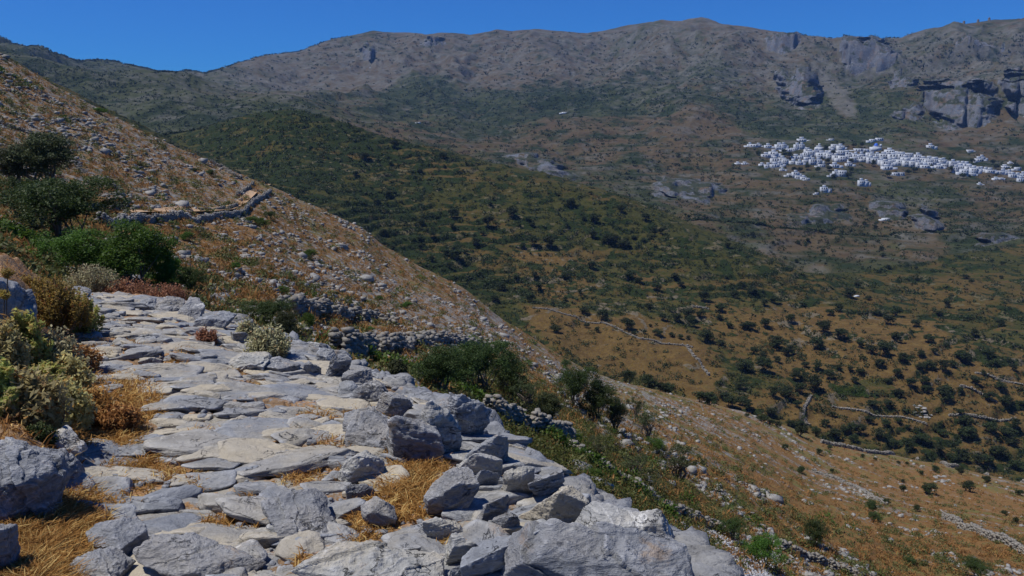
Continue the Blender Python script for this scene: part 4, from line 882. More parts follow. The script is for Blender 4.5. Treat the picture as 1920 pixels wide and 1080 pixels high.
# ------------------------------------------------------------------ scrub and grass that nobody could count
def tufts(name, n, xr, yr, ymin, ymax, size, nleaf, leaf, mat, kfun, seed, flat=.6, up=0., label='', cat='scrub', aspect=.5, szpow=.35, y0=30.):
    rg_ = np.random.default_rng(seed); cs, rs = [], []
    tries = 0
    while len(cs) < n and tries < n*6:
        tries += 1; x = rg_.uniform(*xr); y = rg_.uniform(*yr); P_ = hit(x, y, ymin)
        if not (ymin < P_[1] < ymax) or rg_.random() > kfun(P_, x, y): continue
        r = rg_.uniform(*size)*(P_[1]/y0)**szpow; cs.append(P_+np.array([0, 0, r*flat*.45])); rs.append(r)
    rs = np.array(rs); V_, F_, rn = leafset(np.array(cs), np.stack([rs, rs, rs*flat], 1), nleaf, 1., rg_, aspect=aspect, up=up)
    # leaf length follows the size of its tuft
    c = V_.reshape(-1, 4, 3).mean(1); k__ = np.repeat(rs, nleaf)[:, None, None]*leaf
    V_ = (c[:, None]+(V_.reshape(-1, 4, 3)-c[:, None])*k__).reshape(-1, 3)
    o = mesh(name, V_, [F_], mat, attrs={'rnd': rn}); tag(o, label, cat, kind='stuff')
hk = lambda P_, x, y: .25+.9*max(0, fbm2(np.array([P_[0]/6.]), np.array([P_[1]/6.]), 2, 300)[0]+.2)
tufts('hillside_scrub', 11000, (-150, 2070), (90, 1080), 18, 235, (.14, .46), 60, .19, M_SCRUB, hk, 21, label='low grey-green scrub dotted over the rocky hillside')
tufts('dry_grass', 15000, (-150, 2070), (90, 1080), 18, 245, (.13, .42), 26, .42, M_STRAW, lambda P_, x, y: .3+.6*cov(P_[0], P_[1], 2), 22, flat=.5, up=1.5, aspect=.16, label='dry orange grass tufts on the hillside', cat='grass')
tufts('green_herbs', 1500, (350, 1400), (600, 1000), 19, 90, (.2, .6), 110, .085, M_HERB, lambda P_, x, y: max(0, 1-((x-1100)/320)**2-((y-870-(x-1100)*.55)/120)**2), 23, flat=.6, label='green herbs on the slope below the stone wall', cat='herbs', szpow=.1)
tufts('valley_scrub', 17000, (250, 2070), (200, 900), 255, 800, (.5, 1.7), 18, .36, M_VALLEY, lambda P_, x, y: cov(P_[0], P_[1], 1)**1.6*1.6, 24, label='dark scrub covering the terraces and the green hill', y0=400., szpow=.6)
tufts('mountain_scrub', 22000, (-100, 2070), (60, 480), 700, 2700, (1.3, 4.0), 10, .45, M_VALLEY, lambda P_, x, y: cov(P_[0], P_[1], 1)**1.8*1.8*(.35 if (1400 < x < 1920 and 255 < y < 350) else 1), 25, label='dark maquis scrub dotted over the mountain slopes', y0=1300., szpow=.7, flat=.45)

tufts('far_thicket', 1500, (500, 2070), (280, 780), 255, 900, (1.2, 2.6), 60, .16, M_VALLEY, lambda P_, x, y: max(0, fbm2(np.array([P_[0]/40.]), np.array([P_[1]/40.]), 3, 500)[0]+.05)*1.6*cov(P_[0], P_[1], 1), 26, label='dark thickets and hedges scattered over the valley and the green hill', y0=400., szpow=.4, flat=.7)
tufts('hillside_bushes', 420, (-150, 1700), (120, 1000), 26, 235, (.30, .70), 130, .13, M_GREEN, lambda P_, x, y: max(0, fbm2(np.array([P_[0]/9.]), np.array([P_[1]/9.]), 2, 700)[0]+.15), 27, label='low green bushes dotted over the rocky hillside', flat=.65, szpow=.3)
# rocks breaking through the hillside
def hill_rocks(name, n, seed, label):
    rg_ = np.random.default_rng(seed); pts, sz = [], []; tries = 0
    while len(pts) < n and tries < n*8:
        tries += 1; x = rg_.uniform(-150, 2070); y = rg_.uniform(80, 1080); P_ = hit(x, y, 18)
        if not (18 < P_[1] < 235): continue
        cl = fbm2(np.array([P_[0]/5.]), np.array([P_[1]/9.]), 3, 410)[0]*.5+.5
        if rg_.random() > (max(0, cov(P_[0], P_[1], 0)-.27)*3.2)**1.6*sst(.46, .60, cl)*2: continue
        s_ = (.16+.5*rg_.random()**2.2)*(P_[1]/40)**.42
        if rg_.random() < .03: s_ *= 2.2
        pts.append(P_+np.array([0, 0, s_*.08])); sz.append(s_)
    v, f = scatter_rocks(pts, sz, 1, 14, seed, .55); tag(mesh(name, v, [f], M_HROCK), label, 'rocks', kind='stuff')
M_HROCK = rock_mat('hillside_limestone', dark=(.16,.16,.16), mid=(.30,.295,.28), tan=(.32,.27,.20), tan_amt=.35, vein=.2, sc_=.35, bumpd=.05, edge_tone=False)
hill_rocks('hillside_rocks', 17000, 31, 'pale grey limestone rocks breaking through the hillside')

# ------------------------------------------------------------------ dry stone walls
def dry_wall(pts_px, h, th, st, label, ymin=18, name='dry_stone_wall', seed=1, mat=None, slope=None, n=1):
    P_ = [hit(x, y, ymin) for x, y in pts_px]; out, sz = [], []; rg_ = np.random.default_rng(seed)
    for a, b in zip(P_[:-1], P_[1:]):
        L_ = np.linalg.norm((b-a)[:2]); k = max(2, int(L_/(st*.72))); d = (b-a)[:2]/max(L_, .01); nrm = np.array([-d[1], d[0]])
        for i in range(k):
            q = (i+rg_.uniform(-.2, .2))/k; xy = a[:2]*(1-q)+b[:2]*q; z = ground(xy[0], xy[1]) if xy[1] > 17.5 else a[2]*(1-q)+b[2]*q
            hh = h*rg_.uniform(.8, 1.08); rows = max(1, int(hh/(st*.5)))
            for r_ in range(rows):
                for s_ in (-1, 1):
                    o_ = nrm*s_*th*.5*rg_.uniform(.3, .75); out.append((xy[0]+o_[0]+d[0]*rg_.uniform(-.3, .3)*st, xy[1]+o_[1]+d[1]*rg_.uniform(-.3, .3)*st, z+(r_+.3)*st*.5)); sz.append(st*rg_.uniform(.75, 1.25))
    v, f = scatter_rocks(np.array(out), sz, n, 8, 60+seed, .55)
    tag(mesh(name, v, [f], mat or M_WALL), label, 'wall', kind='thing')
dry_wall([(190,418),(260,414),(330,412),(400,410),(438,406),(462,396),(482,378),(508,360)], .7, .5, .2, 'pale stone retaining wall under the hillside footpath', seed=2, mat=M_HROCK)
dry_wall([(-60,215),(0,232),(50,250),(100,283),(150,318),(200,345),(232,362)], .55, .5, .26, 'dark broken wall running diagonally down the upper left slope', seed=3)
dry_wall([(140,385),(180,393),(225,392),(242,380)], .5, .5, .2, 'curved stone terrace wall holding a patch of rusty grass', seed=4)
dry_wall([(375,395),(410,394),(445,385)], .45, .4, .2, 'short retaining wall above the hillside footpath', seed=5)
dry_wall([(445,368),(460,358),(475,345)], .6, .5, .25, 'short wall section above the footpath bend', seed=6)
dry_wall([(395,305),(420,318),(440,332),(456,338)], .8, .5, .3, 'dark wall end running over the slope skyline above the bend', seed=7)
dry_wall([(925,790),(960,803),(1000,818),(1035,826),(1066,832)], .95, .6, .26, 'dark dry stone wall below the olive tree with twisted trunk', seed=8, n=2)
dry_wall([(1066,846),(1100,868),(1140,893),(1180,915),(1215,935)], .55, .6, .26, 'crumbling low wall descending from the corner of the dark wall', seed=9, n=2)
dry_wall([(1215,938),(1270,960),(1330,985),(1380,1010)], .45, .7, .28, 'low rubble wall leading to the scree patch', seed=10)
dry_wall([(1462,1028),(1500,1045),(1550,1062),(1610,1085)], .7, .7, .32, 'dark stone wall near the bottom edge right of the bright bush', seed=11)
dry_wall([(1770,972),(1800,990),(1850,1008),(1900,1030),(1960,1062)], 1.1, .7, .45, 'dark wall curving out of the lower right corner', seed=12)
dry_wall([(1525,883),(1570,900),(1620,925),(1660,948)], .8, .9, .45, 'faint low line of stones across the brown slope', seed=13)
dry_wall([(1540,830),(1600,843),(1660,853),(1720,862),(1780,876),(1850,890),(1930,908)], 1.3, .9, .6, 'long grey wall along the foot of the brown slope', ymin=150, seed=14)
dry_wall([(540,590),(600,585),(650,595),(700,600),(740,612)], .8, 1.2, .4, 'long broken stone wall across the lower rocky slope', seed=15)
dry_wall([(700,660),(760,650),(820,640),(880,650),(930,660)], .8, 1.4, .4, 'wide ruined terrace wall behind the dark grove', seed=16)
dry_wall([(640,668),(690,664),(735,668)], .9, .8, .3, 'short dark retaining wall above the ochre bank', seed=17)
dry_wall([(1000,578),(1060,590),(1130,605),(1200,636),(1280,648),(1300,652)], 1.0, .8, .7, 'long thin wall across the pale orange meadow', ymin=255, seed=18)
dry_wall([(1288,650),(1300,668),(1315,685),(1330,705)], 1.2, .9, .8, 'short wall running downhill from the orange meadow wall', ymin=255, seed=19)
dry_wall([(1520,745),(1508,765),(1506,780),(1518,800)], 1.3, 1.0, .8, 'pale forked wall beside the thicket in the valley', ymin=240, seed=20)
dry_wall([(1560,762),(1620,772),(1680,782),(1740,798)], 1.1, .9, .8, 'grey wall below the vineyard plot', ymin=240, seed=21)
dry_wall([(1800,725),(1840,740),(1870,755)], 1.2, .9, .8, 'short wall beyond the pale rock patch', ymin=240, seed=22)
dry_wall([(1780,780),(1840,784),(1905,786)], 1.2, .9, .8, 'straight grey wall above the dense right grove', ymin=240, seed=23)
dry_wall([(1830,700),(1870,712),(1920,722)], 1.2, .9, .8, 'wall near the right edge below the shaded terraces', ymin=240, seed=24)
dry_wall([(1300,575),(1330,580)], 1.2, .9, .8, 'tiny wall piece above the brown field', ymin=240, seed=25)
# footpath on the hillside
fp = [hit(x, y-10, 60) for x, y in [(190,418),(225,416),(260,414),(295,413),(330,412),(365,411),(400,410),(438,406),(462,394),(482,374),(508,356)]]
fv = []
for i, p_ in enumerate(fp):
    d = fp[min(i+1, len(fp)-1)]-fp[max(i-1, 0)]; d /= np.linalg.norm(d[:2]); nrm = np.array([-d[1], d[0], 0])
    for q in (0, .4, .8, 1.3): pp = p_+nrm*q; fv.append((pp[0], pp[1], max(ground(pp[0], pp[1])+.12, p_[2]+.3)))
tag(mesh('footpath', fv, [grid_faces(None, len(fp), 4)], (lambda m_: m_)(M_FOOT := newmat('footpath_dust')[0]), smooth=True), kind='structure')
nt = M_FOOT.node_tree; g = N(nt); ps = g.n('ShaderNodeNewGeometry').outputs['Position']; g.l(g.mix(g.noise(ps, 1.4, 5, .7), (.30,.16,.07), (.46,.36,.25)), nt.nodes['Principled BSDF'].inputs['Base Color'])

M_OCHRE = rock_mat('ochre_earth_bank', dark=(.36,.22,.11), mid=(.46,.34,.20), tan=(.52,.46,.38), tan_amt=.8, vein=.3, sc_=.7, edge_tone=False)
# pale rock patches and outcrops on the slopes
for k_, (x0, y0, x1, y1, H_, lab) in enumerate([(1705,745,1752,786,.5,'pale bare rock patch among the valley trees'),(640,408,672,432,2.2,'blocky outcrop on the slope skyline'),(545,580,620,625,1.0,'grey ledge outcrop above the small green bush'),(385,515,450,560,1.0,'pale outcrop ledge below the green bush'),(1140,820,1180,850,.4,'white rock slab among green herbs on the slope'),(1745,888,1785,905,.8,'white boulders beside the long valley wall'),(0,415,32,450,1.2,'pale outcrop at the left edge below the olive trees'),(1180,870,1225,910,.8,'white rock under the half-bare olives'),(690,668,760,720,.8,'ochre and white earthy bank beyond the path edge'),(1205,760,1260,790,.5,'flat pale rock ledge on the ridge above the brown slope')]):
    cx = (x0+x1)/2; P_ = hit(cx, y1-3, 18 if y1 > 440 or x0 < 50 else 60); y = P_[1]; W_ = (x1-x0)*y/F; parts = []; rg_ = np.random.default_rng(40+k_)
    for q in range(14):
        s_ = W_*rg_.uniform(.14, .30); v, f = rock_geo(4, 600+k_*12+q, (s_, s_*.9, min(s_*.6, H_*rg_.uniform(.5, 1.1))), 12, .66, .07); ty = (y1-y0)*y/F
        t_, s2_ = ts(cx+rg_.uniform(-.36, .36)*(x1-x0), y0+(y1-y0)*rg_.uniform(.25, .95)); Q = hit(cx+rg_.uniform(-.38, .38)*(x1-x0), y0+(y1-y0)*rg_.uniform(.3, .95), y*.8)
        if Q[1] > y*1.5: Q = P_.copy()
        parts.append((v+Q+np.array([0, 0, H_*.05]), f))
    root = tag(empty('rock_outcrop', P_), lab, 'outcrop')
    for v, f in parts: mesh('rock', v-P_, [f], M_OCHRE if 'ochre' in lab else M_HROCK, smooth=True, parent=root)

# ------------------------------------------------------------------ the white village
mw, nt, p = newmat('whitewash', .85, .2); g = N(nt); ps = g.n('ShaderNodeTexCoord').outputs['Object']
hs = g.mix(g.noise(ps, .6, 4, .6), (.33,.37,.43), (.56,.59,.64)); hs = g.mix(g.mr(g.n('ShaderNodeObjectInfo').outputs['Random'], 0, 1, 0, .6), hs, (.38,.40,.43)); g.l(hs, p.inputs['Base Color']); M_WHITE = mw
M_WIN, nt, p = newmat('dark_window', .3, .5); g = N(nt); g.l(g.mix(g.noise(g.n('ShaderNodeTexCoord').outputs['Object'], 1., 2), (.03,.04,.06), (.08,.10,.14)), p.inputs['Base Color'])
M_BLUE, nt, p = newmat('blue_dome_paint', .5, .4); g = N(nt); g.l(g.mix(g.noise(g.n('ShaderNodeTexCoord').outputs['Object'], 2., 3), (.01,.07,.42), (.02,.13,.60)), p.inputs['Base Color'])
def boxg(x0, y0, z0, x1, y1, z1):
    v = np.array([(x, y, z) for z in (z0, z1) for y in (y0, y1) for x in (x0, x1)], float)
    return v, np.array([(0,1,3,2)[::-1], (4,5,7,6), (0,1,5,4), (2,3,7,6)[::-1], (0,2,6,4)[::-1], (1,3,7,5)])
def house_geo(seed, w, d, h):
    rg_ = np.random.default_rng(seed); P_ = [boxg(-w/2, -d/2, -2, w/2, d/2, h)]
    t_ = .25; P_ += [boxg(-w/2, -d/2, h, w/2, -d/2+t_, h+.2), boxg(-w/2, d/2-t_, h, w/2, d/2, h+.2), boxg(-w/2, -d/2+t_, h, -w/2+t_, d/2-t_, h+.2), boxg(w/2-t_, -d/2+t_, h, w/2, d/2-t_, h+.2)]
    s = rg_.choice([-1, 1]); ew = w*rg_.uniform(.35, .6)
    P_.append(boxg(s*w/2 if s > 0 else -w/2-ew, -d/2+.4, -2, w/2+ew if s > 0 else -w/2, d/2-.4, h*rg_.uniform(.5, .75)))
    if rg_.random() < .3: P_.append(boxg(-w*.15, -.2, h, w*.3, d/2-t_-.01, h+2.2))
    W_ = []
    for i in range(int(rg_.integers(2, 4))):
        x = -w*.36+i*w*.3
        for z in ((1.0,) if h < 4.5 else (.8, 3.6)): W_.append(boxg(x, -d/2-.04, z, x+1.2, -d/2+.2, z+1.5 if rg_.random() < .7 else z+2.1))
    return join(P_), W_
HP = []
def place_house(x, yb, wp, hp, label):
    P_ = hit(x, yb, 560); w = np.clip(wp*P_[1]/F, 4, 12); 
    if len(HP) < 8:
        seed = len(HP); h = 3.2 if seed % 2 else 6.0; (v, f), W_ = house_geo(seed, 8., 6., h); o = mesh('house', v, [f], M_WHITE)
        for a, b in W_: mesh('window', a, [b], M_WIN, parent=o)
        HP.append((o, h))
        proto_h = HP[-1]
    else:
        q = [k for k in range(8) if (HP[k][1] > 4) == (hp > 9)]; proto_h = HP[q[RNG.integers(len(q))]]; o = dup(proto_h[0])
    s_ = w/9.6; o.location = P_+np.array([0, 3, 0]); o.scale = (s_*RNG.uniform(1.05, 1.4), s_*.9, np.clip(hp*P_[1]/F/proto_h[1], .75, 1.3)); o.rotation_euler = (0, 0, RNG.uniform(-.12, .25))
    tag(o, label, 'house', 'white houses of the hillside village')
cz = [(150,190,34,22),(385,212,36,26),(480,232,40,34),(590,235,40,36),(625,262,44,40),(645,225,40,30),(700,240,50,36),(780,255,40,34),(785,285,40,36),(890,255,40,36),(900,290,46,40),(985,262,50,36),(1030,300,46,50),(1090,262,46,36),(1130,285,50,46),(1215,268,44,36),(1285,300,46,36),(1325,300,46,36),(1375,302,46,34),(1410,300,40,32),(1515,322,40,34),(1540,330,40,40),(1640,352,40,26),(1720,362,40,24),(1785,368,40,24),(1830,372,40,26),(470,255,40,34),(330,300,40,36),(290,316,40,24),(860,238,44,26),(120,188,60,22),(95,188,30,22),(215,195,40,22),(290,200,50,35),(320,196,30,40),(410,200,40,35),(440,198,35,35),(440,148,50,30),(640,150,30,14),(915,155,40,20),(960,142,40,30),(820,215,50,28),(860,218,50,25),(660,198,40,34),(700,205,50,44),(740,240,60,26),(1025,235,60,35),(200,252,50,30),(250,248,60,40),(355,217,50,24),(395,217,30,18),(495,245,50,40),(535,240,40,40),(570,250,50,50),(605,252,50,44),(260,295,50,40),(310,290,50,40),(215,328,40,22),(260,325,50,22),(175,318,40,14),(60,313,40,9),(15,313,40,8),(400,265,50,30),(440,262,40,30),(385,300,50,26),(425,305,40,26),(465,292,40,30),(365,382,40,32),(400,384,40,36),(420,400,40,26),(455,408,40,18),(480,416,24,12),(310,352,30,14),(515,300,40,36),(550,300,40,36),(575,325,40,20),(480,272,40,28),(660,322,50,30),(755,318,45,20),(670,380,40,36),(710,376,50,44),(650,388,30,24),(820,282,50,34),(870,280,60,34),(800,262,40,44),(840,262,40,44),(670,272,50,44),(715,275,50,44),(755,268,40,36),(930,290,50,50),(975,295,50,60),(910,262,40,36),(945,262,40,34),(1000,300,50,70),(1060,295,50,50),(1100,298,50,50),(1010,335,60,30),(1050,266,60,36),(1070,378,40,28),(1105,378,40,26),(840,442,40,40),(872,444,36,34),(590,485,40,36),(622,490,36,26),(545,512,20,12),(1110,262,50,44),(1155,258,50,38),(1140,310,50,40),(1180,312,50,38),(1200,288,50,36),(1225,320,40,36),(1250,290,50,34),(1262,325,60,30),(1290,278,50,30),(1320,272,50,26),(1300,306,50,30),(1340,292,50,30),(1355,328,50,30),(1390,292,40,26),(1395,318,40,30),(1430,302,30,26),(1450,310,36,50),(1470,345,44,56),(1500,340,44,46),(1485,312,44,30),(1525,362,50,56),(1560,345,50,50),(1590,358,50,44),(1620,352,50,30),(1580,382,40,26),(1700,360,50,28),(1670,356,40,20),(1740,415,40,10),(1765,366,50,28),(1800,332,50,14),(1805,362,40,24),(1835,308,30,9),(1850,388,44,30),(1885,392,44,30),(1905,416,40,30),(1920,384,40,30),(1625,282,50,30),(1645,274,36,20),(1600,298,30,14),(1300,194,46,24),(1565,222,36,30),(1770,412,40,10),(1632,450,30,13),(1885,345,40,22)]
HZ = [(60,260,'on the left outskirts of the village'),(260,200,'in the upper left group of the village'),(230,320,'in the lower left row of the village'),(430,210,'above the left half of the village'),(440,150,'standing above the village on its left'),(560,245,'in the left centre of the village'),(430,285,'on the lane in the left half of the village'),(410,400,'in the row stepping downhill at left'),(690,200,'at the top left of the blue dome'),(700,270,'in the village centre left of the blue dome'),(940,150,'above the blue-domed church'),(840,215,'beside the blue-domed church'),(830,275,'just below the blue-domed church'),(690,380,'in the farm group below the centre'),(850,440,'in the upper lone field group'),(600,490,'in the lowest lone field group'),(960,290,'in the densest part of the village'),(1080,375,'in the pair below the right half'),(1050,270,'on the upper edge right of the blue dome'),(1150,285,'in the right centre of the village'),(1250,300,'on the ridge of houses in the right half'),(1350,300,'on the descending ridge of houses'),(1460,320,'at the start of the bright right cluster'),(1550,360,'in the bright right cluster'),(1650,350,'in the gap right of the bright cluster'),(1640,280,'in the group above the right end'),(1300,190,'alone in trees above the right half'),(1565,215,'standing alone under the cliff'),(1760,385,'in the row toward the right edge'),(1840,320,'in the scattered upper right row'),(1890,395,'in the cluster at the right edge'),(1630,450,'in the fields below the bright cluster'),(550,310,'on the lower edge left of centre'),(750,318,'on the lower edge of the centre')]
zone = {}
for i, (x, y, w_, h_) in enumerate(cz):
    a = min(range(len(HZ)), key=lambda q: (HZ[q][0]-x)**2+3*(HZ[q][1]-y)**2); zone.setdefault(a, []).append(i)
HL = {}
for a, ids in zone.items():
    ids.sort(key=lambda i: cz[i][0])
    for r_, i in enumerate(ids):
        adj = 'two-storey ' if cz[i][3] > 40 else ('low ' if cz[i][3] < 24 else '')
        HL[i] = f'{adj}white house {HZ[a][2]}'+('' if len(ids) == 1 else f', {ORD[r_]} from left')
for i, (x, y, w_, h_) in enumerate(cz): place_house(1380+x/3.5556, 220+(y+h_/2)/3.5556, w_/3.5556, h_/3.5556, HL[i])
def lathe(prof, n=16):
    v = np.array([(r*math.cos(a), r*math.sin(a), z) for r, z in prof for a in np.arange(n)/n*2*math.pi]); f = [(i*n+j, i*n+(j+1) % n, (i+1)*n+(j+1) % n, (i+1)*n+j) for i in range(len(prof)-1) for j in range(n)]
    return v, np.array(f)
# dark trees standing between the houses
vt = [(x+dx, y+dy) for x, y, dx, dy in ((535,350,0,0),(470,330,0,0),(600,290,0,0),(640,240,0,-6),(755,290,0,0),(905,300,0,5),(420,340,0,10),(350,250,0,0),(590,205,0,0),(780,175,0,10),(850,245,0,0),(700,170,0,5),(830,180,0,0),(1180,350,0,0),(1000,380,0,0),(740,385,0,0),(760,350,0,0),(1280,360,0,0),(1500,390,0,0),(1420,345,0,0),(1700,300,0,0),(1720,330,0,0),(1560,290,0,0),(1850,320,0,0),(380,350,0,0),(310,225,0,0),(140,240,0,0),(610,340,0,0),(640,400,0,0),(1130,365,0,0))]
for k_, (x, y) in enumerate(sorted(vt)):
    P_ = hit(1380+x/3.5556, 220+(y+14)/3.5556, 560); o = place_tree('vshrub', P_+np.array([0, -4, 0]), 11, 8, k_, f'dark tree among the white village houses, {ORD[k_] if k_ < 20 else ORD[29-k_]} from {"left" if k_ < 20 else "right"}', 'tree', 'trees among the village houses')
# church with the blue dome
P_ = hit(1380+935/3.5556, 220+222/3.5556, 700); ch = empty('church', P_+np.array([0, 3, 0]), .2); tag(ch, 'white church with a bright blue dome at the top of the village', 'church')
v, f = join([boxg(-7, -4, -2, 7, 4, 5), boxg(-2.5, -3, 5, 3.5, 3, 6.4), boxg(4.5, -4.3, 5, 6.5, -2.3, 9)]); mesh('wall', v, [f], M_WHITE, parent=ch)
v, f = lathe([(2.8, 6.4), (2.8, 7.2), (2.6, 8.2), (2.0, 9.2), (1.2, 9.9), (.05, 10.2)]); v[:, 0] += .5; mesh('dome', v, [f], M_BLUE, parent=ch, smooth=True)
v, f = boxg(-1, -4.05, -.5, .4, -3.8, 2); mesh('door', v, [f], M_WIN, parent=ch)
P_ = hit(1380+558/3.5556, 220+225/3.5556, 700); ch = empty('chapel', P_+np.array([0, 3, 0]), .1); tag(ch, 'white chapel with a small bell tower above the left centre of the village', 'chapel')
v, f = join([boxg(-5, -3.5, -2, 5, 3.5, 5.5), boxg(-3.5, -2.5, 5.5, 2.5, 2.5, 7.5), boxg(-1.2, -1.2, 7.5, 1.2, 1.2, 10.5)]); mesh('wall', v, [f], M_WHITE, parent=ch)
v, f = boxg(-.5, -1.25, 8.6, .5, -1.0, 10); mesh('bell_opening', v, [f], M_WIN, parent=ch)
for (x, y, w_, lab, ym) in ((1660, 413, 13, 'lone white hut on the dark rocky knoll below the village', 560), (1607, 556, 8, 'tiny white hut among the valley trees', 300), (785, 231, 7, 'small pale hut in the scrub behind the green hill', 900), (1058, 213, 9, 'pale farmhouse alone on the mountain slope', 1100)):
    P_ = hit(x, y, ym); s_ = w_*P_[1]/F/9; o = dup(HP[1][0]); o.location = P_; o.scale = (s_, s_, s_*.8); o.rotation_euler = (0, 0, .3); tag(o, lab, 'hut')
# old towers on the right-hand ridge
mt, nt, p = newmat('tower_stone', .9, .1); g = N(nt); g.l(g.mix(g.noise(g.n('ShaderNodeTexCoord').outputs['Object'], 1.5, 4), (.10,.09,.08), (.24,.22,.20)), p.inputs['Base Color'])
mrf, nt, p = newmat('tower_thatch', .95, .05); g = N(nt); g.l(g.mix(g.noise(g.n('ShaderNodeTexCoord').outputs['Object'], 4, 4), (.07,.055,.045), (.16,.12,.09)), p.inputs['Base Color'])
for (x, lab) in ((1807, 'leftmost of the small dark windmill towers on the right-hand ridge'), (1832, 'middle small dark windmill tower on the right-hand ridge'), (1853, 'rightmost of the small dark windmill towers on the right-hand ridge')):
    j = int(np.searchsorted(tg, float(ts(x, 45)[0]))); i = int(np.argmax(Sg[:, j])); P_ = np.array([X[i, j], YY[i, j], Z[i, j]])
    tw = empty('windmill_tower', P_); tag(tw, lab, 'windmill', 'windmill towers on the ridge')
    v, f = lathe([(3.4, -2), (3.2, 0), (2.7, 5.5)]); mesh('wall', v, [f], mt, parent=tw, smooth=True); v, f = lathe([(3.1, 5.5), (.1, 8.0)]); mesh('roof', v, [f], mrf, parent=tw, smooth=True)
# vineyard rows
rg_ = np.random.default_rng(5); cs = []
for r_ in range(7):
    for q in range(26):
        P_ = hit(1562+q*2.3+r_*1.5+rg_.uniform(-.5, .5), 724+r_*2.6+q*.25, 240); cs.append(P_+np.array([0, 0, .4]))
V_, F_, rn = leafset(cs, np.full(len(cs), .42), 26, .16, rg_, 1.2); tag(mesh('vineyard', V_, [F_], M_GREEN, attrs={'rnd': rn}), 'small bright green vineyard plot with rows of vines', 'vines', kind='stuff')
# scree beside the bright bush
pts, sz = [], []
for _ in range(5000):
    x = RNG.uniform(1240, 1470); y = RNG.uniform(985, 1090)
    if abs((y-1000)-(x-1260)*.38) > 16+(x-1250)*.22 or y < 985: continue
    P_ = hit(x, y, 18); pts.append(P_+np.array([0, 0, .02])); sz.append(.06+.16*RNG.random()**2)
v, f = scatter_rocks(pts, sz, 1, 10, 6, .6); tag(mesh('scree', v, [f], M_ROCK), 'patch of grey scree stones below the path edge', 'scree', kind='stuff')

# ------------------------------------------------------------------ plants close to the viewer
def herb(cx, yb, wp, hp, mat, label, nst=90, leaf=.016, seed=1, dens=16, spike=0, name='shrub', y=None, cat='shrub', lift=0.):
    """a mound of thin stems, each carrying leaves"""
    b = fhit(cx, yb); 
    if y: t_, s_ = ts(cx, yb); b = np.array([float(t_)*y, y, float(s_)*y])
    w = wp*b[1]/F; h = hp*b[1]/F; rg_ = np.random.default_rng(seed); root = empty(name, b+np.array([0, w*.25, 0])); tag(root, label, cat)
    st, cs, rs = [], [], []
    for i in range(nst):
        a = rg_.uniform(0, 6.28); q = rg_.uniform(0, 1)**.6*rg_.uniform(.8, 1.15); bx = np.array([math.cos(a)*q*w*.36, math.sin(a)*q*w*.30, -.06])
        tip = np.array([math.cos(a)*q*w*.5+rg_.normal()*w*.05, math.sin(a)*q*w*.42+rg_.normal()*w*.05, h*(1-.55*q**2)*rg_.uniform(.45, 1.12)])
        md = (bx+tip)/2+rg_.normal(size=3)*w*.03; st.append(tube([bx, md, tip], [.006, .004, .002], 4))
        for u in np.linspace(.25, 1, 8): cs.append(bx*(1-u)**2+2*md*u*(1-u)+tip*u*u); rs.append(leaf*(1.3 if not spike else .75))
        if spike:
            for u in (1.03, 1.08, 1.13): cs.append(bx+(tip-bx)*u); rs.append(leaf*.7)
    v, f = join(st); mesh('stems', v, [f], M_BARK, parent=root)
    V_, F_, rn = leafset(cs, np.array(rs)*1.9, max(5, int(dens*.75)), leaf, rg_, 1., aspect=.42, up=0., face=1.1); mesh('foliage', V_, [F_], mat, parent=root, attrs={'rnd': rn}); return root
herb(40,805,130,100,M_PHLOMIS,'large sage bush with drying straw-coloured leaves beside the path',170,.022,1,12)
herb(95,700,90,80,M_SAGE,'grey-green twiggy bush behind the large sage bush',110,.016,2,10)
herb(35,690,90,85,M_SPURGE,'yellow-green whorled herb rising behind the large sage bush',90,.018,3,12,1)
herb(95,612,110,85,M_YELLOW,'ochre leafed bush beside the dark upright rock',150,.018,4,10)
herb(135,622,90,60,M_SPURGE,'yellow-green whorled herb hanging over the path edge',90,.018,5,12,1)
herb(165,790,90,55,M_DRY,'rusty dry bush at the right foot of the large sage bush',130,.014,6,10)
herb(215,800,80,34,M_DRY,'low rusty tuft nearest the paving beside the rusty dry bush',90,.013,36,10)
herb(115,800,80,80,M_PHLOMIS,'straw-leaved bush between the large sage bush and the rusty dry bush',120,.018,37,12)
herb(120,740,80,70,M_PHLOMIS,'straw-coloured bush between the rusty bush and the grey-green bush',110,.02,16,10)
herb(0,800,80,110,M_SPURGE,'tall yellow-green herb cut by the left edge',80,.02,17,12,1)
herb(160,545,100,50,M_SAGE,'pale dry bush in front of the bright green bush',110,.02,7,8,y=14.5)
herb(230,560,110,32,M_RUST,'reddish dry bush at the foot of the tallest bright green bush',100,.02,8,8,y=14.5)
herb(310,570,90,34,M_RUST,'dull red dry bush left of the small dark round tree',80,.02,9,8,y=14.5)
herb(385,640,44,22,M_RUST,'small pinkish dry tuft on the path below the shadowed block',60,.014,10,8)
herb(500,668,84,52,M_SAGE,'sprawling grey dry shrub growing through the far path edge',150,.018,11,8)
herb(462,640,44,44,M_SAGE,'small olive-grey bush right behind the shadowed far block',60,.018,12,8)
herb(68,838,58,40,M_DARK,'dark green cushion plant between the big boulder and white quartz',110,.008,13,14,cat='plant')
herb(745,700,36,26,M_OLIVE,'small olive green bush on top of the ochre bank',60,.014,14,10,y=9.5)
herb(-10,700,90,100,M_PHLOMIS,'straw-leaved bush cut by the left edge behind the yellow-green herb',120,.02,26,12)
herb(75,770,100,70,M_SPURGE,'yellow-green herb in the heart of the bank shrubs',110,.018,27,12,1)
herb(150,690,60,40,M_DRY,'small rusty tuft between the bank shrubs and the paving',70,.014,28,10)
herb(60,560,70,40,M_YELLOW,'ochre bush highest on the bank below the bright green bush',80,.016,29,10)
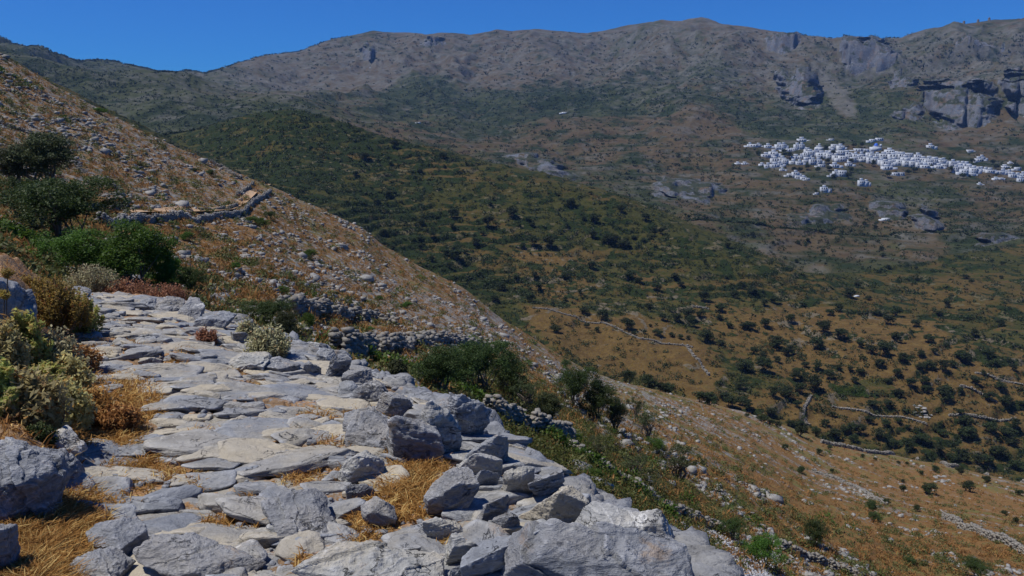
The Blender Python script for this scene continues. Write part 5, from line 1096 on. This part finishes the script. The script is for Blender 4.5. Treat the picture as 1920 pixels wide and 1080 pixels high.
# thistle heads at the left edge
for k_, (x, y, lab) in enumerate(((14, 512, 'highest dry yellow thistle head at the left edge'), (8, 552, 'lower dry thistle head in front of the dark rock'), (22, 607, 'rusty thistle head lowest at the left edge'))):
    yy_ = 5.2; t_, s_ = ts(x, y); p_ = np.array([float(t_)*yy_, yy_, float(s_)*yy_]); r0 = empty('thistle', (p_[0]-.1, yy_, p_[2]-.75)); tag(r0, lab, 'thistle')
    v, f = tube([(-.02, 0, -.3), (.03, 0, .3), (.1, 0, .74)], [.006, .005, .004], 5); mesh('stem', v, [f], M_BARK, parent=r0)
    V_, F_, rn = leafset([(.1, 0, .75)], [.035], 160, .018, np.random.default_rng(k_), 1, .2); mesh('flower_head', V_, [F_], M_YELLOW, parent=r0, attrs={'rnd': rn})
# dry grass growing out of the paving
bl, rnv = [], []; rg_ = np.random.default_rng(77)
BIG = {(80,1010): 3.6, (150,960): 2.5, (40,1060): 3, (780,890): 3.2, (745,930): 1.8, (250,870): 1.4, (200,800): 2.2, (240,740): 2, (590,772): 1.2, (690,775): 1.0, (660,768): 1.0}
for (cx, cy, rx, ry) in SPOTS:
    k = BIG.get((cx, cy), .8); n_ = int(rx*ry*.42*k+40)
    for _ in range(n_):
        a = rg_.uniform(0, 6.28); q = rg_.random()**.7; b = fhit(cx+math.cos(a)*q*rx*1.1, cy+math.sin(a)*q*ry*1.1); b[2] = fground(b[0], b[1])
        L_ = rg_.uniform(.02, .055)*(1+.22*k); th = rg_.uniform(0, 6.28); ln = rg_.uniform(.3, 1.1); d = np.array([math.cos(th)*ln, math.sin(th)*ln, 1.0 if rg_.random() > .35 else .15]); d /= np.linalg.norm(d)
        s_ = np.cross(d, rg_.normal(size=3)); s_ /= np.linalg.norm(s_); wd = rg_.uniform(.0010, .0028)*(1+.1*b[1]); mid_ = b+d*L_*.5+np.array([0, 0, L_*.1]); tip = b+d*L_+np.array([math.cos(th), math.sin(th), -.4])*L_*.35
        bl += [b-s_*wd, b+s_*wd, mid_+s_*wd*.8, mid_-s_*wd*.8, tip+s_*wd*.2, tip-s_*wd*.2]; rnv += [rg_.random()]*6
bl = np.array(bl); nb = len(bl)//6; i6 = np.arange(nb)[:, None]*6; f = np.vstack([i6+np.array([[0, 1, 2, 3]]), i6+np.array([[3, 2, 4, 5]])])
tag(mesh('dry_path_grass', bl, [f], M_DRY, attrs={'rnd': np.array(rnv)}), 'dry orange grass and fallen leaves growing between the path stones', 'grass', kind='stuff')
# dry litter and twigs in the bank on the left
bl, rnv = [], []
for _ in range(26000):
    y = math.exp(rg_.uniform(math.log(2.2), math.log(16))); t = rg_.uniform(-.80, -.2); j = np.searchsorted(tf_, t); i = np.searchsorted(Yf, y)
    if bank[i, j] < .3: continue
    b = np.array([t*y, y, Zf[i, j]]); L_ = rg_.uniform(.03, .12); th = rg_.uniform(0, 6.28); d = np.array([math.cos(th), math.sin(th), rg_.uniform(.1, 1.8)]); d /= np.linalg.norm(d); s_ = np.cross(d, rg_.normal(size=3)); s_ /= np.linalg.norm(s_); wd = rg_.uniform(.002, .006)
    m2 = b+d*L_*.5; tip = b+d*L_+np.array([0, 0, -.2*L_]); bl += [b-s_*wd, b+s_*wd, m2+s_*wd*.8, m2-s_*wd*.8, tip+s_*wd*.2, tip-s_*wd*.2]; rnv += [rg_.random()]*6
bl = np.array(bl); nb = len(bl)//6; i6 = np.arange(nb)[:, None]*6; f = np.vstack([i6+np.array([[0, 1, 2, 3]]), i6+np.array([[3, 2, 4, 5]])])
tag(mesh('bank_grass', bl, [f], M_DRY, attrs={'rnd': np.array(rnv)}), 'dry rusty grass on the bank at the left of the path', 'grass', kind='stuff')

# ------------------------------------------------------------------ haze, light, camera
hz = bpy.data.meshes.new('haze'); b = bmesh.new(); bmesh.ops.create_cube(b, size=1)
for v in b.verts: v.co = ((v.co.x)*9000, 1650+v.co.y*3960, 130+(v.co.z)*1000)
b.to_mesh(hz); b.free(); ho = bpy.data.objects.new('haze', hz); C.objects.link(ho); tag(ho, kind='stuff')
m_ = bpy.data.materials.new('haze_air'); m_.use_nodes = True; nt = m_.node_tree; nt.nodes.remove(nt.nodes['Principled BSDF'])
pv = nt.nodes.new('ShaderNodeVolumePrincipled'); pv.inputs['Color'].default_value = (.25, .48, 1.0, 1); pv.inputs['Density'].default_value = HAZE
nt.links.new(pv.outputs[0], nt.nodes['Material Output'].inputs['Volume']); hz.materials.append(m_)
SUN_EL, SUN_AZ = math.radians(65), math.radians(-98)   # azimuth from +Y, negative = left
w = bpy.data.worlds.new('World'); sc.world = w; w.use_nodes = True; nt = w.node_tree; g = N(nt)
sky = g.n('ShaderNodeTexSky', sky_type='NISHITA'); sky.sun_disc = False; sky.sun_elevation = SUN_EL; sky.sun_rotation = SUN_AZ
sky.altitude = 500; sky.air_density = 1.0; sky.dust_density = 0.0; sky.ozone_density = 4.0
tint = g.mix(1.0, sky.outputs[0], SKYT, 'MULTIPLY')
g.l(tint, nt.nodes['Background'].inputs[0]); nt.nodes['Background'].inputs[1].default_value = SKYS
L = bpy.data.lights.new('sun', 'SUN'); L.energy = SUNE; L.angle = math.radians(.5); L.color = (1, .95, .86); lo = bpy.data.objects.new('sun', L); C.objects.link(lo)
from mathutils import Vector
d = Vector((math.sin(SUN_AZ)*math.cos(SUN_EL), math.cos(SUN_AZ)*math.cos(SUN_EL), math.sin(SUN_EL))); lo.rotation_euler = d.to_track_quat('Z', 'Y').to_euler()
cam = bpy.data.cameras.new('camera'); cam.sensor_width = 36; cam.lens = 36*F/1920; cam.clip_end = 20000; cam.clip_start = .05
co = bpy.data.objects.new('camera', cam); C.objects.link(co); co.rotation_euler = (math.pi/2-PITCH, 0, 0); sc.camera = co
sc.view_settings.view_transform = 'Standard'; sc.view_settings.look = 'None'; sc.view_settings.exposure = EXPO; sc.view_settings.gamma = 1
sc.cycles.use_denoising = True
try: sc.cycles.denoiser = 'OPENIMAGEDENOISE'
except Exception: pass
sc.cycles.max_bounces = 6; sc.cycles.diffuse_bounces = 3; sc.cycles.volume_bounces = 0; sc.cycles.transparent_max_bounces = 8
